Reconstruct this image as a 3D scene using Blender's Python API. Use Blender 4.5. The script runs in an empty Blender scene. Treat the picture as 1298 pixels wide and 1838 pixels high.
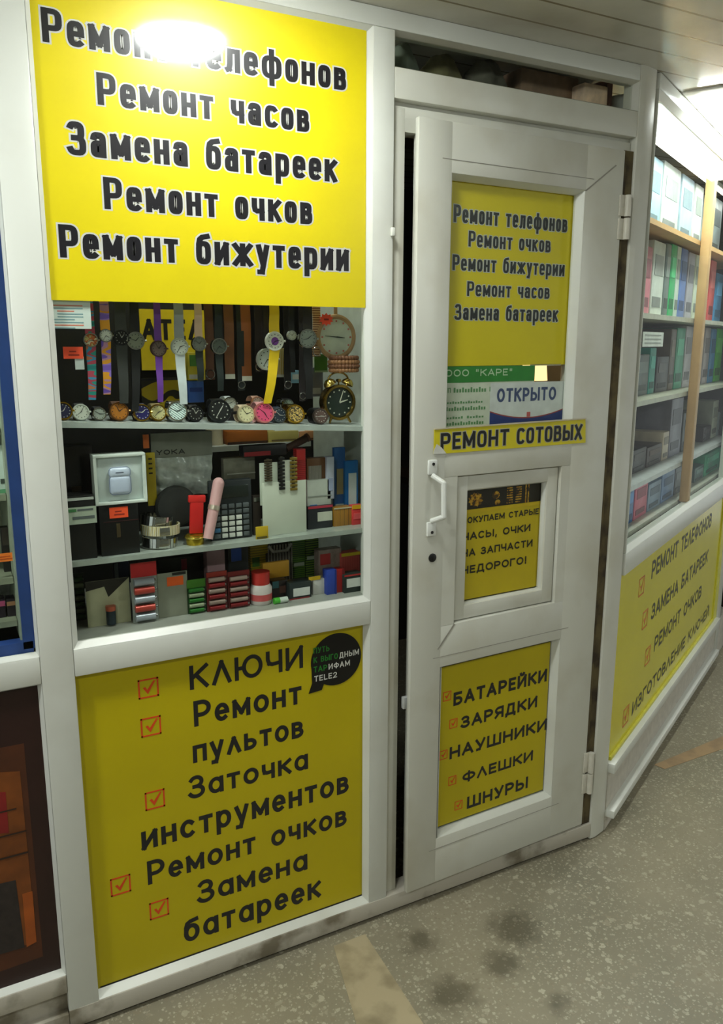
import bpy, bmesh, math, random
from mathutils import Vector, Matrix
random.seed(7)
SC = bpy.context.scene
COL = SC.collection
PI = math.pi

# ------------------------------------------------------------------ camera
cam = bpy.data.cameras.new('camera'); cam.sensor_fit = 'VERTICAL'; cam.sensor_height = 36.0; cam.lens = 28.489
cam.clip_start = 0.02
cob = bpy.data.objects.new('camera', cam); COL.objects.link(cob); SC.camera = cob
R_ = Vector((0.88235161, -0.47058332, 0.00264095)); U_ = Vector((0.09416136, 0.18204707, 0.97877091)); F_ = Vector((0.46107405, 0.86337142, -0.20494029))
cob.matrix_world = Matrix(((R_.x, U_.x, -F_.x, -0.44438), (R_.y, U_.y, -F_.y, -1.64241), (R_.z, U_.z, -F_.z, 1.5), (0, 0, 0, 1)))

# ------------------------------------------------------------------ light and exposure
SC.view_settings.view_transform = 'Standard'; SC.view_settings.look = 'None'
SC.view_settings.gamma = 1; SC.view_settings.use_curve_mapping = False
SC.view_settings.exposure = 0.62
WORLD_STRENGTH = 0.48
FILL_IN, LAMP_NEAR, LAMP_ROW, FILL_FAR, LAMP_TUBE = 85.0, 46.0, 155.0, 118.0, 19.0
w = bpy.data.worlds.new('hall_light'); SC.world = w; w.use_nodes = True
bg = w.node_tree.nodes['Background']; bg.inputs[0].default_value = (0.93, 1.0, 1.0, 1); bg.inputs[1].default_value = WORLD_STRENGTH
SC.cycles.use_denoising = True
SC.cycles.max_bounces = 10; SC.cycles.transparent_max_bounces = 16

TH = 0.4897                       # the right hand side of the kiosk turns away by this angle
CX = 1.2916                       # corner of the two fronts
HX, DOOR_A = 1.198, math.radians(2.0)

# ------------------------------------------------------------------ materials
def lin(c):
    r = []
    for v in c[:3]:
        v /= 255.0
        r.append(v / 12.92 if v <= 0.04045 else ((v + 0.055) / 1.055) ** 2.4)
    return (r[0], r[1], r[2], 1)
MC = {}
def M(c, rough=0.5, metal=0.0, var=0.10, scale=30.0, coat=0.0):
    """plain coloured surface with slight uneven tone"""
    key = (tuple(c), rough, metal, var, scale, coat)
    if key in MC: return MC[key]
    m = bpy.data.materials.new('mat_%02x%02x%02x' % tuple(int(v) for v in c)); m.use_nodes = True
    nt = m.node_tree; p = nt.nodes['Principled BSDF']
    n = nt.nodes.new('ShaderNodeTexNoise'); n.inputs['Scale'].default_value = scale; n.inputs['Detail'].default_value = 3
    tc = nt.nodes.new('ShaderNodeTexCoord'); nt.links.new(tc.outputs['Object'], n.inputs['Vector'])
    mp = nt.nodes.new('ShaderNodeMapRange'); mp.inputs[1].default_value = .3; mp.inputs[2].default_value = .7
    mp.inputs[3].default_value = 1 - var; mp.inputs[4].default_value = 1 + var
    nt.links.new(n.outputs['Fac'], mp.inputs[0])
    mx = nt.nodes.new('ShaderNodeVectorMath'); mx.operation = 'SCALE'; mx.inputs[0].default_value = lin(c)[:3]
    nt.links.new(mp.outputs[0], mx.inputs['Scale']); nt.links.new(mx.outputs[0], p.inputs['Base Color'])
    p.inputs['Roughness'].default_value = rough; p.inputs['Metallic'].default_value = metal
    if coat: p.inputs['Coat Weight'].default_value = coat; p.inputs['Coat Roughness'].default_value = 0.11
    MC[key] = m; return m
def multi(cols, scale=40.0, rough=0.5, stretch=(1, 1, 1)):
    """patches of several colours (printed straps, mixed prints)"""
    m = bpy.data.materials.new('mat_print'); m.use_nodes = True; nt = m.node_tree; p = nt.nodes['Principled BSDF']
    tc = nt.nodes.new('ShaderNodeTexCoord'); mpp = nt.nodes.new('ShaderNodeMapping'); mpp.inputs['Scale'].default_value = stretch
    n = nt.nodes.new('ShaderNodeTexNoise'); n.inputs['Scale'].default_value = scale; n.inputs['Detail'].default_value = 1
    r = nt.nodes.new('ShaderNodeValToRGB'); r.color_ramp.interpolation = 'CONSTANT'
    while len(r.color_ramp.elements) < len(cols): r.color_ramp.elements.new(0.5)
    for i, c in enumerate(cols):
        e = r.color_ramp.elements[i]; e.position = 0.0 if i == 0 else 0.32 + 0.36 * i / len(cols); e.color = lin(c)
    nt.links.new(tc.outputs['Object'], mpp.inputs['Vector']); nt.links.new(mpp.outputs[0], n.inputs['Vector'])
    nt.links.new(n.outputs['Fac'], r.inputs[0]); nt.links.new(r.outputs[0], p.inputs['Base Color'])
    p.inputs['Roughness'].default_value = rough
    return m
def stripes(c1, c2, freq, axis='X', rough=0.5):
    m = bpy.data.materials.new('mat_stripes'); m.use_nodes = True; nt = m.node_tree; p = nt.nodes['Principled BSDF']
    tc = nt.nodes.new('ShaderNodeTexCoord'); wv = nt.nodes.new('ShaderNodeTexWave'); wv.bands_direction = axis
    wv.inputs['Scale'].default_value = freq; wv.inputs['Distortion'].default_value = 0.4
    r = nt.nodes.new('ShaderNodeValToRGB'); r.color_ramp.elements[0].position = .4; r.color_ramp.elements[1].position = .55
    r.color_ramp.elements[0].color = lin(c1); r.color_ramp.elements[1].color = lin(c2)
    nt.links.new(tc.outputs['Object'], wv.inputs['Vector']); nt.links.new(wv.outputs['Fac'], r.inputs[0]); nt.links.new(r.outputs[0], p.inputs['Base Color'])
    p.inputs['Roughness'].default_value = rough
    return m
def emit(c, s):
    m = bpy.data.materials.new('mat_lamp'); m.use_nodes = True; nt = m.node_tree; p = nt.nodes['Principled BSDF']
    p.inputs['Base Color'].default_value = lin(c); p.inputs['Emission Color'].default_value = lin(c); p.inputs['Emission Strength'].default_value = s
    return m
def glass(tint=(1, 1, 1), rough=0.0, amount=1.0):
    m = bpy.data.materials.new('mat_glass'); m.use_nodes = True; nt = m.node_tree; nt.nodes.remove(nt.nodes['Principled BSDF'])
    out = nt.nodes['Material Output']; t = nt.nodes.new('ShaderNodeBsdfTransparent'); t.inputs[0].default_value = (*tint, 1)
    g = nt.nodes.new('ShaderNodeBsdfGlossy'); g.inputs['Roughness'].default_value = rough
    fr = nt.nodes.new('ShaderNodeFresnel'); fr.inputs['IOR'].default_value = 1.5
    ml = nt.nodes.new('ShaderNodeMath'); ml.operation = 'MULTIPLY'; ml.inputs[1].default_value = amount
    ge = nt.nodes.new('ShaderNodeNewGeometry'); sb = nt.nodes.new('ShaderNodeMath'); sb.operation = 'SUBTRACT'; sb.inputs[0].default_value = 1.0; nt.links.new(ge.outputs['Backfacing'], sb.inputs[1]); m2 = nt.nodes.new('ShaderNodeMath'); m2.operation = 'MULTIPLY'; nt.links.new(fr.outputs[0], m2.inputs[0]); nt.links.new(sb.outputs[0], m2.inputs[1])
    mx = nt.nodes.new('ShaderNodeMixShader'); nt.links.new(m2.outputs[0], ml.inputs[0]); nt.links.new(ml.outputs[0], mx.inputs[0])
    nt.links.new(t.outputs[0], mx.inputs[1]); nt.links.new(g.outputs[0], mx.inputs[2]); nt.links.new(mx.outputs[0], out.inputs['Surface'])
    return m
def worn(c, dirt, scale=6.0, lo=.56, hi=.72, rough=.35):
    """white plastic with smudges of dirt"""
    m = bpy.data.materials.new('mat_worn'); m.use_nodes = True; nt = m.node_tree; p = nt.nodes['Principled BSDF']
    tc = nt.nodes.new('ShaderNodeTexCoord'); n = nt.nodes.new('ShaderNodeTexNoise'); n.inputs['Scale'].default_value = scale; n.inputs['Detail'].default_value = 6
    mp = nt.nodes.new('ShaderNodeMapRange'); mp.inputs[1].default_value = lo; mp.inputs[2].default_value = hi
    mx = nt.nodes.new('ShaderNodeMix'); mx.data_type = 'RGBA'; mx.inputs[6].default_value = lin(c); mx.inputs[7].default_value = lin(dirt)
    nt.links.new(tc.outputs['Object'], n.inputs['Vector']); nt.links.new(n.outputs['Fac'], mp.inputs[0]); nt.links.new(mp.outputs[0], mx.inputs[0]); nt.links.new(mx.outputs[2], p.inputs['Base Color'])
    p.inputs['Roughness'].default_value = rough
    return m

PVC = worn((216, 218, 210), (204, 204, 194), 5.0, .5, .8, .32)
PVCD = worn((210, 210, 199), (192, 188, 170), 4.0, .48, .75, .35)     # the more soiled door and its frame
SILL = worn((186, 180, 166), (120, 112, 94), 9.0, .5, .66, .5)
RUST = worn((96, 84, 52), (52, 40, 22), 14.0, .4, .6, .8)
DARK = M((14, 14, 13), .7); BLACK = M((12, 12, 12), .35); GASKET = M((20, 20, 20), .8)
YEL = M((226, 207, 0), .4, 0, .03, 8, 1.0); YEL.node_tree.nodes['Principled BSDF'].inputs['Specular IOR Level'].default_value = .5
YELB = M((188, 171, 0), .35, 0, .04, 5)
INK = M((16, 14, 22), .4, 0, .03, 8, 1.0); INKG = M((28, 28, 30), .4); RED = M((214, 70, 24), .4)
PANE = glass((.97, .99, .97), 0, .38); PANER = glass((.97, .99, .97), 0, .22); SHELFG = M((186, 196, 190), .2)
CHROME = M((200, 200, 196), .15, 1, .05); GOLD = M((190, 150, 50), .2, 1, .1); BRASS = M((150, 122, 60), .25, 1, .15); STEEL = M((150, 150, 150), .25, 1, .1)

# ------------------------------------------------------------------ mesh helpers
class B:
    def __init__(s): s.bm = bmesh.new(); s.ms = []
    def box(s, x0, x1, y0, y1, z0, z1, bev=0.0, seg=2):
        t = bmesh.new(); bmesh.ops.create_cube(t, size=1.0)
        for v in t.verts: v.co = Vector(((x0 + x1) / 2 + v.co.x * (x1 - x0), (y0 + y1) / 2 + v.co.y * (y1 - y0), (z0 + z1) / 2 + v.co.z * (z1 - z0)))
        if bev: bmesh.ops.bevel(t, geom=t.edges[:], offset=bev, segments=seg, affect='EDGES', profile=.5)
        return s.add(t)
    def add(s, t, mat=None):
        me = bpy.data.meshes.new('tmp'); t.to_mesh(me); t.free()
        if mat is not None: me.transform(mat)
        s.bm.from_mesh(me); bpy.data.meshes.remove(me); return s
    def cyl(s, p0, p1, r0, r1=None, n=20):
        p0, p1 = Vector(p0), Vector(p1); r1 = r0 if r1 is None else r1; d = p1 - p0
        t = bmesh.new(); bmesh.ops.create_cone(t, cap_ends=True, segments=n, radius1=r0, radius2=r1, depth=d.length)
        return s.add(t, Matrix.Translation((p0 + p1) / 2) @ d.to_track_quat('Z', 'Y').to_matrix().to_4x4())
    def ball(s, c, rx, ry=None, rz=None, n=16):
        t = bmesh.new(); bmesh.ops.create_uvsphere(t, u_segments=n, v_segments=max(6, n // 2), radius=1)
        return s.add(t, Matrix.Translation(c) @ Matrix.Diagonal((rx, ry or rx, rz or rx, 1)))
    def lathe(s, prof, c=(0, 0, 0), n=28, axis='Y'):
        """prof: (radius, height along -axis) pairs; axis Y faces -y"""
        t = bmesh.new(); rings = []
        for r, h in prof:
            rg = []
            for k in range(n):
                a = 2 * PI * k / n
                rg.append(t.verts.new((r * math.cos(a), -h, r * math.sin(a)) if axis == 'Y' else (r * math.cos(a), r * math.sin(a), h)))
            rings.append(rg)
        for a, b in zip(rings, rings[1:]):
            for k in range(n): t.faces.new((a[k], a[(k + 1) % n], b[(k + 1) % n], b[k]))
        for rg in (rings[0], rings[-1]):
            try: t.faces.new(rg)
            except ValueError: pass
        bmesh.ops.recalc_face_normals(t, faces=t.faces[:])
        return s.add(t, Matrix.Translation(c))
    def prism(s, pts, y0, y1):
        """closed outline in x,z pushed from y0 to y1"""
        t = bmesh.new(); a = [t.verts.new((x, y0, z)) for x, z in pts]; b = [t.verts.new((x, y1, z)) for x, z in pts]; n = len(pts)
        t.faces.new(a); t.faces.new(b[::-1])
        for k in range(n): t.faces.new((a[k], b[k], b[(k + 1) % n], a[(k + 1) % n]))
        bmesh.ops.recalc_face_normals(t, faces=t.faces[:])
        return s.add(t)
    def slab(s, pts, z0, z1):
        """closed outline in x,y pushed from z0 to z1"""
        t = bmesh.new(); a = [t.verts.new((x, y, z0)) for x, y in pts]; b = [t.verts.new((x, y, z1)) for x, y in pts]; n = len(pts)
        t.faces.new(a); t.faces.new(b[::-1])
        for k in range(n): t.faces.new((a[k], b[k], b[(k + 1) % n], a[(k + 1) % n]))
        bmesh.ops.recalc_face_normals(t, faces=t.faces[:])
        return s.add(t)
    def bead(s, x0, x1, z0, z1, y0, y1, wd, tk=.006):
        """mitred sloping glazing bead round an opening, from the face y0 back to the glass y1"""
        o = [(x0, z0), (x1, z0), (x1, z1), (x0, z1)]; i = [(x0 + wd, z0 + wd), (x1 - wd, z0 + wd), (x1 - wd, z1 - wd), (x0 + wd, z1 - wd)]
        t = bmesh.new()
        V = [[t.verts.new((x, y, z)) for x, z in q] for q, y in ((o, y0), (i, y1), (i, y1 + tk), (o, y1 + tk))]
        for j in range(4):
            A, Bq = V[j], V[(j + 1) % 4]
            for k in range(4): t.faces.new((A[k], A[(k + 1) % 4], Bq[(k + 1) % 4], Bq[k]))
        bmesh.ops.recalc_face_normals(t, faces=t.faces[:])
        return s.add(t)
    def strip(s, path, wd, tk):
        """band of width wd along x following (x, y, z) points, thickness tk"""
        t = bmesh.new(); rows = []; n = len(path)
        for k, p in enumerate(path):
            p = Vector(p); q = Vector(path[min(k + 1, n - 1)]) - Vector(path[max(k - 1, 0)]); q.x = 0
            nn = Vector((0, -q.z, q.y)).normalized() if q.length > 1e-9 else Vector((0, -1, 0))
            ww = wd[k] if isinstance(wd, (list, tuple)) else wd
            rows.append([t.verts.new(p + Vector((sx * ww / 2, 0, 0)) + nn * sy * tk / 2) for sx, sy in ((-1, -1), (1, -1), (1, 1), (-1, 1))])
        for a, b in zip(rows, rows[1:]):
            for k in range(4): t.faces.new((a[k], a[(k + 1) % 4], b[(k + 1) % 4], b[k]))
        t.faces.new(rows[0]); t.faces.new(rows[-1][::-1])
        bmesh.ops.recalc_face_normals(t, faces=t.faces[:])
        return s.add(t)
    def ring(s, c, R, r, axis='Y', n=28, m=8, sq=1.0):
        t = bmesh.new(); rows = []
        for k in range(n):
            a = 2 * PI * k / n; row = []
            for j in range(m):
                b = 2 * PI * j / m; rr = R + r * math.cos(b); h = r * sq * math.sin(b)
                x, z = rr * math.cos(a), rr * math.sin(a)
                row.append(t.verts.new((x, h, z) if axis == 'Y' else ((x, z, h) if axis == 'Z' else (h, x, z))))
            rows.append(row)
        for k in range(n):
            for j in range(m): t.faces.new((rows[k][j], rows[(k + 1) % n][j], rows[(k + 1) % n][(j + 1) % m], rows[k][(j + 1) % m]))
        bmesh.ops.recalc_face_normals(t, faces=t.faces[:])
        return s.add(t, Matrix.Translation(c))
    def tube(s, pts, r, n=10):
        for a, b in zip(pts, pts[1:]): s.cyl(a, b, r, n=n)
        for p in pts[1:-1]: s.ball(p, r, n=n)
        return s
    def turn(s, ang, axis, c=(0, 0, 0)):
        bmesh.ops.rotate(s.bm, verts=s.bm.verts[:], cent=c, matrix=Matrix.Rotation(ang, 3, axis)); return s
    def out(s, name, mat, parent=None, smooth=True):
        me = bpy.data.meshes.new(name); s.bm.to_mesh(me); s.bm.free()
        if smooth:
            for p in me.polygons: p.use_smooth = True
            try: me.set_sharp_from_angle(angle=math.radians(35))
            except Exception: pass
        me.materials.append(mat); o = bpy.data.objects.new(name, me); COL.objects.link(o)
        if parent is not None: o.parent = parent
        return o
def tag(o, label, cat, group=None, kind=None):
    o['label'] = label; o['category'] = cat
    if group: o['group'] = group
    if kind: o['kind'] = kind
    return o
def thing(name, label, cat, loc=(0, 0, 0), rz=0.0, group=None):
    o = bpy.data.objects.new(name, None); o.empty_display_size = .05; COL.objects.link(o)
    o.location = loc; o.rotation_euler = (0, 0, rz); return tag(o, label, cat, group)
def struct(o, label=None, cat=None):
    o['kind'] = 'structure'
    if label: o['label'] = label
    if cat: o['category'] = cat
    return o

# writing: letters built from strokes in the x,z plane of a sign
def _E(cx, cy, rx, ry, a0, a1, n=2.0, k=None):
    k = k or max(6, int(abs(a1 - a0) / 15)); r = []
    for i in range(k + 1):
        a = math.radians(a0 + (a1 - a0) * i / k); c, s = math.cos(a), math.sin(a)
        r.append((cx + rx * math.copysign(abs(c) ** (2 / n), c), cy + ry * math.copysign(abs(s) ** (2 / n), s)))
    return r
def letter(ch, style):
    """strokes of one letter in the unit square, its relative width, and whether it is a small letter"""
    n = 3.4 if style == 'cond' else 2.0; E = lambda *a: _E(*a, n); low = ch.islower(); c = ch.upper(); w = 1.0
    if low and ch == 'а' and style == 'cond': return [E(.5, .74, .45, .26, 165, 0) + [(.95, 0)], E(.45, .29, .43, .29, 0, 360)], 1.0, True
    if low and ch == 'а': return [E(.5, .5, .5, .5, 0, 360), [(1, 1), (1, 0)]], 1.05, True
    if low and ch == 'б': return [E(.5, .5, .5, .5, 0, 360), [(.01, .5), (.03, .95), (.14, 1.22), (.4, 1.34), (.92, 1.40)]], 1.05, True
    if low and ch == 'е': return [[(.02, .5), (1, .5)] + E(.5, .5, .5, .5, 0, 305)[1:]], 1.0, True
    if low and ch == 'р': return [[(0, 1), (0, -.42)], E(.5, .5, .5, .5, 0, 360)], 1.05, True
    if low and ch == 'у': return [[(0, 1), (.5, .02)], [(1, 1), (.38, -.42), (.1, -.42)]], 1.0, True
    if low and ch == 'ф': return [[(.5, 1.36), (.5, -.40)], E(.5, .5, .5, .5, 0, 360)], 1.45, True
    T = {
     'А': ([[(0, 0), (.5, 1), (1, 0)], [(.18, .30), (.82, .30)]], 1.15), 'Б': ([[(0, 0), (0, 1), (.9, 1)], [(0, .56), (.45, .56)] + E(.45, .28, .55, .28, 90, -90) + [(0, 0)]], 1.0),
     'В': ([[(0, 0), (0, 1)], [(0, 1), (.45, 1)] + E(.45, .77, .45, .23, 90, -90) + [(0, .54)], [(.4, .54)] + E(.45, .27, .55, .27, 90, -90) + [(0, 0)]], 1.0),
     'Г': ([[(0, 0), (0, 1), (1, 1)]], .85), 'Д': ([[(0, -.18), (0, 0), (1, 0), (1, -.18)], [(.12, 0), (.28, 1), (.84, 1), (.84, 0)]], 1.2),
     'Е': ([[(1, 1), (0, 1), (0, 0), (1, 0)], [(0, .52), (.86, .52)]], .86), 'З': ([E(.45, .76, .45, .24, 150, -90) + [(.3, .52)], [(.35, .52)] + E(.45, .26, .55, .26, 90, -155)], .95),
     'И': ([[(0, 1), (0, 0)], [(0, 0), (1, 1)], [(1, 1), (1, 0)]], 1.08), 'Й': ([[(0, 1), (0, 0)], [(0, 0), (1, 1)], [(1, 1), (1, 0)], E(.5, 1.28, .22, .12, 185, 355)], 1.08),
     'К': ([[(0, 0), (0, 1)], [(1, 1), (.06, .48)], [(.30, .60), (1, 0)]], 1.05), 'Л': ([[(0, 0), (.5, 1), (1, 0)]] if style == 'geo' else [[(0, 0), (.12, .03), (.22, .3), (.26, 1), (1, 1), (1, 0)]], 1.1),
     'М': ([[(0, 0), (0, 1)], [(0, 1), (.5, .18)], [(.5, .18), (1, 1)], [(1, 1), (1, 0)]], 1.3), 'Н': ([[(0, 0), (0, 1)], [(1, 0), (1, 1)], [(0, .5), (1, .5)]], 1.05),
     'О': ([E(.5, .5, .5, .5, 0, 360)], 1.15 if style == 'geo' else 1.0), 'П': ([[(0, 0), (0, 1), (1, 1), (1, 0)]], 1.05),
     'Р': ([[(0, 0), (0, 1)], [(0, 1), (.45, 1)] + E(.45, .71, .55, .29, 90, -90) + [(0, .42)]], 1.0), 'С': ([E(.52, .5, .52, .5, 48, 312)], 1.08 if style == 'geo' else 1.0),
     'Т': ([[(0, 1), (1, 1)], [(.5, 1), (.5, 0)]], .98), 'У': ([[(0, 1), (.52, .32)], [(1, 1), (.42, .02), (.12, 0)]], 1.02), 'Ф': ([[(.5, 1.04), (.5, -.04)], E(.5, .52, .5, .34, 0, 360)], 1.4),
     'Х': ([[(0, 0), (1, 1)], [(0, 1), (1, 0)]], 1.05), 'Ч': ([[(0, 1), (0, .66), (.1, .46), (.35, .40), (1, .44)], [(1, 1), (1, 0)]], 1.0), 'Ш': ([[(0, 1), (0, 0), (1, 0), (1, 1)], [(.5, 1), (.5, 0)]], 1.5),
     'Ы': ([[(0, 1), (0, 0)], [(0, 0), (.3, 0)] + E(.3, .29, .33, .29, -90, 90) + [(0, .58)], [(1, 1), (1, 0)]], 1.4), 'Ь': ([[(0, 1), (0, 0)], [(0, 0), (.45, 0)] + E(.45, .29, .55, .29, -90, 90) + [(0, .58)]], 1.0),
     'Ю': ([[(0, 0), (0, 1)], [(0, .5), (.3, .5)], E(.65, .5, .35, .5, 0, 360)], 1.65), 'Я': ([[(1, 0), (1, 1)], [(1, 1), (.55, 1)] + E(.55, .71, .55, .29, 90, 270) + [(1, .42)], [(.5, .42), (0, 0)]], 1.0),
     'Ж': ([[(.5, 1), (.5, 0)], [(0, 1), (.46, .5)], [(.46, .5), (0, 0)], [(1, 1), (.54, .5)], [(.54, .5), (1, 0)]], 1.55),
     'L': ([[(0, 1), (0, 0), (.95, 0)]], .85), 'Y': ([[(0, 1), (.5, .45)], [(1, 1), (.5, .45)], [(.5, .45), (.5, 0)]], 1.05), '2': ([E(.5, .70, .46, .30, 165, -35) + [(0, 0)], [(0, 0), (1, 0)]], .95),
     '!': ([[(.5, 1), (.5, .34)], [(.5, .04), (.5, 0)]], .34), ',': ([[(.5, .06), (.2, -.22)]], .34), '.': ([[(.5, .04), (.5, 0)]], .34), '"': ([[(.2, 1), (.2, .75)], [(.8, 1), (.8, .75)]], .6), ' ': ([], .62)}
    s, w = T[c]; return s, w * (.96 if low else 1.0), low
def glyphs(b, s, xl, xr, zb, cap, y, t=.17, style='geo', grow=0.0, gap=.24, asp=1.0, xh=.72):
    """one line of writing between xl and xr standing on zb; t is the stroke and grow the extra outline, as shares of the capital height"""
    L = [letter(ch, style) for ch in s]; low_w = .86
    W = [w * (low_w if lo else 1.0) for _, w, lo in L]; u = (xr - xl) / (sum(W) + gap * (len(s) - 1)); t_ = t * cap; g = grow * cap; x = xl; tm = bmesh.new(); cnt = 0
    for (st, _, lo), w in zip(L, W):
        bw = w * u; h = cap * (xh if lo else 1.0); ty = t_ / asp
        fx = lambda q: x + t_ / 2 + q * (bw - t_); fz = lambda q: zb + ty / 2 + q * (h - ty)
        for pl in st:
            P = [Vector((fx(a), fz(c) * asp)) for a, c in pl]; closed = (P[0] - P[-1]).length < 1e-6
            runs = [[P[0]]]
            for i in range(1, len(P)):
                runs[-1].append(P[i])
                if i < len(P) - 1:
                    d0, d1 = P[i] - P[i - 1], P[i + 1] - P[i]
                    if d0.length > 1e-9 and d1.length > 1e-9 and d0.angle(d1) > math.radians(50): runs.append([P[i]])
            for R in runs:
                R = [p for i, p in enumerate(R) if i == 0 or (p - R[i - 1]).length > 1e-7]
                if len(R) < 2: continue
                hw = t_ / 2 + g; cl = closed and len(runs) == 1
                if not cl:
                    d = (R[0] - R[1]).normalized(); R[0] = R[0] + d * hw; d = (R[-1] - R[-2]).normalized(); R[-1] = R[-1] + d * hw
                rows = []; m = len(R)
                for i in range(m):
                    a = R[i] - R[i - 1] if i > 0 else (R[0] - R[-2] if cl else R[1] - R[0]); c = R[i + 1] - R[i] if i < m - 1 else (R[1] - R[0] if cl else R[-1] - R[-2])
                    a.normalize(); c.normalize(); nn = Vector((-(a.y + c.y), a.x + c.x)); nn.normalize(); k = 1 / max(.75, nn.dot(Vector((-a.y, a.x))))
                    rows.append((R[i] + nn * hw * k, R[i] - nn * hw * k))
                yy = y - 2.5e-5 * (cnt % 9); cnt += 1
                V = [(tm.verts.new((p.x, yy, p.y / asp)), tm.verts.new((q.x, yy, q.y / asp))) for p, q in rows]
                for (a, c), (e, f) in zip(V, V[1:]): tm.faces.new((a, c, f, e))
        x += bw + gap * u
    for f in tm.faces:
        f.normal_update()
        if f.normal.y > 0: f.normal_flip()
    b.add(tm); return b
def tick_boxes(parent, spots, size, y, mat, name='tick_box'):
    """red square outline with a tick in it, as printed on the panels"""
    for x, z in spots:
        h = size / 2; w_ = size * .08; b = B()
        b.box(x - h, x + h, y - .0004, y, z + h - w_, z + h); b.box(x - h, x + h, y - .0004, y, z - h, z - h + w_)
        b.box(x - h, x - h + w_, y - .0004, y, z - h, z + h); b.box(x + h - w_, x + h, y - .0004, y, z - h, z + h)
        b.prism([(x - h * .55, z + h * .1), (x - h * .3, z + h * .18), (x - h * .12, z - h * .15), (x + h * .55, z + h * .75), (x + h * .7, z + h * .68), (x - h * .08, z - h * .62)], y - .0004, y)
        b.out(name, mat, parent, False)

# ================================================================== THE SETTING
# floor: grey terrazzo with pale chips and a few dark stains
def terrazzo():
    m = bpy.data.materials.new('mat_terrazzo'); m.use_nodes = True; nt = m.node_tree; p = nt.nodes['Principled BSDF']; L = nt.links.new; N = nt.nodes.new
    tc = N('ShaderNodeTexCoord')
    def chips(scale, thr, lo, hi):
        v = N('ShaderNodeTexVoronoi'); v.inputs['Scale'].default_value = scale
        nd = N('ShaderNodeTexNoise'); nd.inputs['Scale'].default_value = scale * 1.6; nd.inputs['Detail'].default_value = 2; L(tc.outputs['Object'], nd.inputs['Vector'])
        ad = N('ShaderNodeVectorMath'); ad.operation = 'MULTIPLY_ADD'; L(nd.outputs['Color'], ad.inputs[0]); ad.inputs[1].default_value = (.9 / scale,) * 3; L(tc.outputs['Object'], ad.inputs[2]); L(ad.outputs[0], v.inputs['Vector'])
        s = N('ShaderNodeSeparateColor'); L(v.outputs['Color'], s.inputs[0])
        r = N('ShaderNodeMapRange'); r.inputs[1].default_value = 0; r.inputs[2].default_value = 1; r.inputs[3].default_value = lo; r.inputs[4].default_value = hi; L(s.outputs[0], r.inputs[0])
        c = N('ShaderNodeMath'); c.operation = 'LESS_THAN'; L(v.outputs['Distance'], c.inputs[0]); L(r.outputs[0], c.inputs[1])
        ram = N('ShaderNodeValToRGB'); ram.color_ramp.elements[0].color = lin((138, 128, 106)); ram.color_ramp.elements[1].color = lin((184, 178, 156)); L(s.outputs[1], ram.inputs[0])
        return c, ram
    n1 = N('ShaderNodeTexNoise'); n1.inputs['Scale'].default_value = 2.2; n1.inputs['Detail'].default_value = 5; L(tc.outputs['Object'], n1.inputs['Vector'])
    base = N('ShaderNodeValToRGB'); base.color_ramp.elements[0].position = .35; base.color_ramp.elements[1].position = .68
    base.color_ramp.elements[0].color = lin((126, 121, 102)); base.color_ramp.elements[1].color = lin((152, 144, 122)); L(n1.outputs['Fac'], base.inputs[0])
    col = base.outputs[0]
    for sc_, lo, hi in ((44, -.12, .42), (80, -.12, .46), (150, -.1, .5)):
        c, ram = chips(sc_, 0, lo, hi); mx = N('ShaderNodeMix'); mx.data_type = 'RGBA'; L(c.outputs[0], mx.inputs[0]); L(col, mx.inputs[6]); L(ram.outputs[0], mx.inputs[7]); col = mx.outputs[2]
    n2 = N('ShaderNodeTexNoise'); n2.inputs['Scale'].default_value = 22; n2.inputs['Detail'].default_value = 4; L(tc.outputs['Object'], n2.inputs['Vector'])
    for (sx, sy, r) in ((0.7880,-0.1970, .07), (0.6790,-0.2790, .05), (0.5410,-0.1240, .05), (0.5160,-0.3050, .06), (0.7170,-0.4390, .03)):
        d = N('ShaderNodeVectorMath'); d.operation = 'DISTANCE'; L(tc.outputs['Object'], d.inputs[0]); d.inputs[1].default_value = (sx, sy, 0)
        a = N('ShaderNodeMath'); a.operation = 'MULTIPLY_ADD'; L(n2.outputs['Fac'], a.inputs[0]); a.inputs[1].default_value = .09; L(d.outputs['Value'], a.inputs[2])
        mr = N('ShaderNodeMapRange'); mr.inputs[1].default_value = r + .012; mr.inputs[2].default_value = r + .055; mr.inputs[3].default_value = .55; mr.inputs[4].default_value = 0; L(a.outputs[0], mr.inputs[0])
        mx = N('ShaderNodeMix'); mx.data_type = 'RGBA'; L(mr.outputs[0], mx.inputs[0]); L(col, mx.inputs[6]); mx.inputs[7].default_value = lin((52, 44, 24)); col = mx.outputs[2]
    L(col, p.inputs['Base Color']); p.inputs['Roughness'].default_value = .42
    return m
struct(B().box(-4, 6, -4.2, 3.2, -.06, 0).out('floor', terrazzo(), None, False), 'grey speckled terrazzo floor of the passage', 'floor')
inlay = worn((178, 164, 132), (140, 128, 100), 12, .45, .7, .5)
struct(B().slab([(.337, -.035), (.428, -.035), (.41, -.344), (.385, -1.2), (.20, -1.2), (.277, -.274)], -.001, .0012).out('trim_1', inlay, None, False), 'pale stone strip set in the floor below the window', 'floor strip')
struct(B().slab([(1.765, .232), (2.16, .262), (3.6, .36), (3.6, .30), (2.09, .195), (1.775, .192)], -.001, .0012).out('trim_2', worn((168, 140, 104), (140, 118, 90), 12, .45, .7, .5), None, False), 'tan strip set in the floor before the angled front', 'floor strip')

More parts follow.
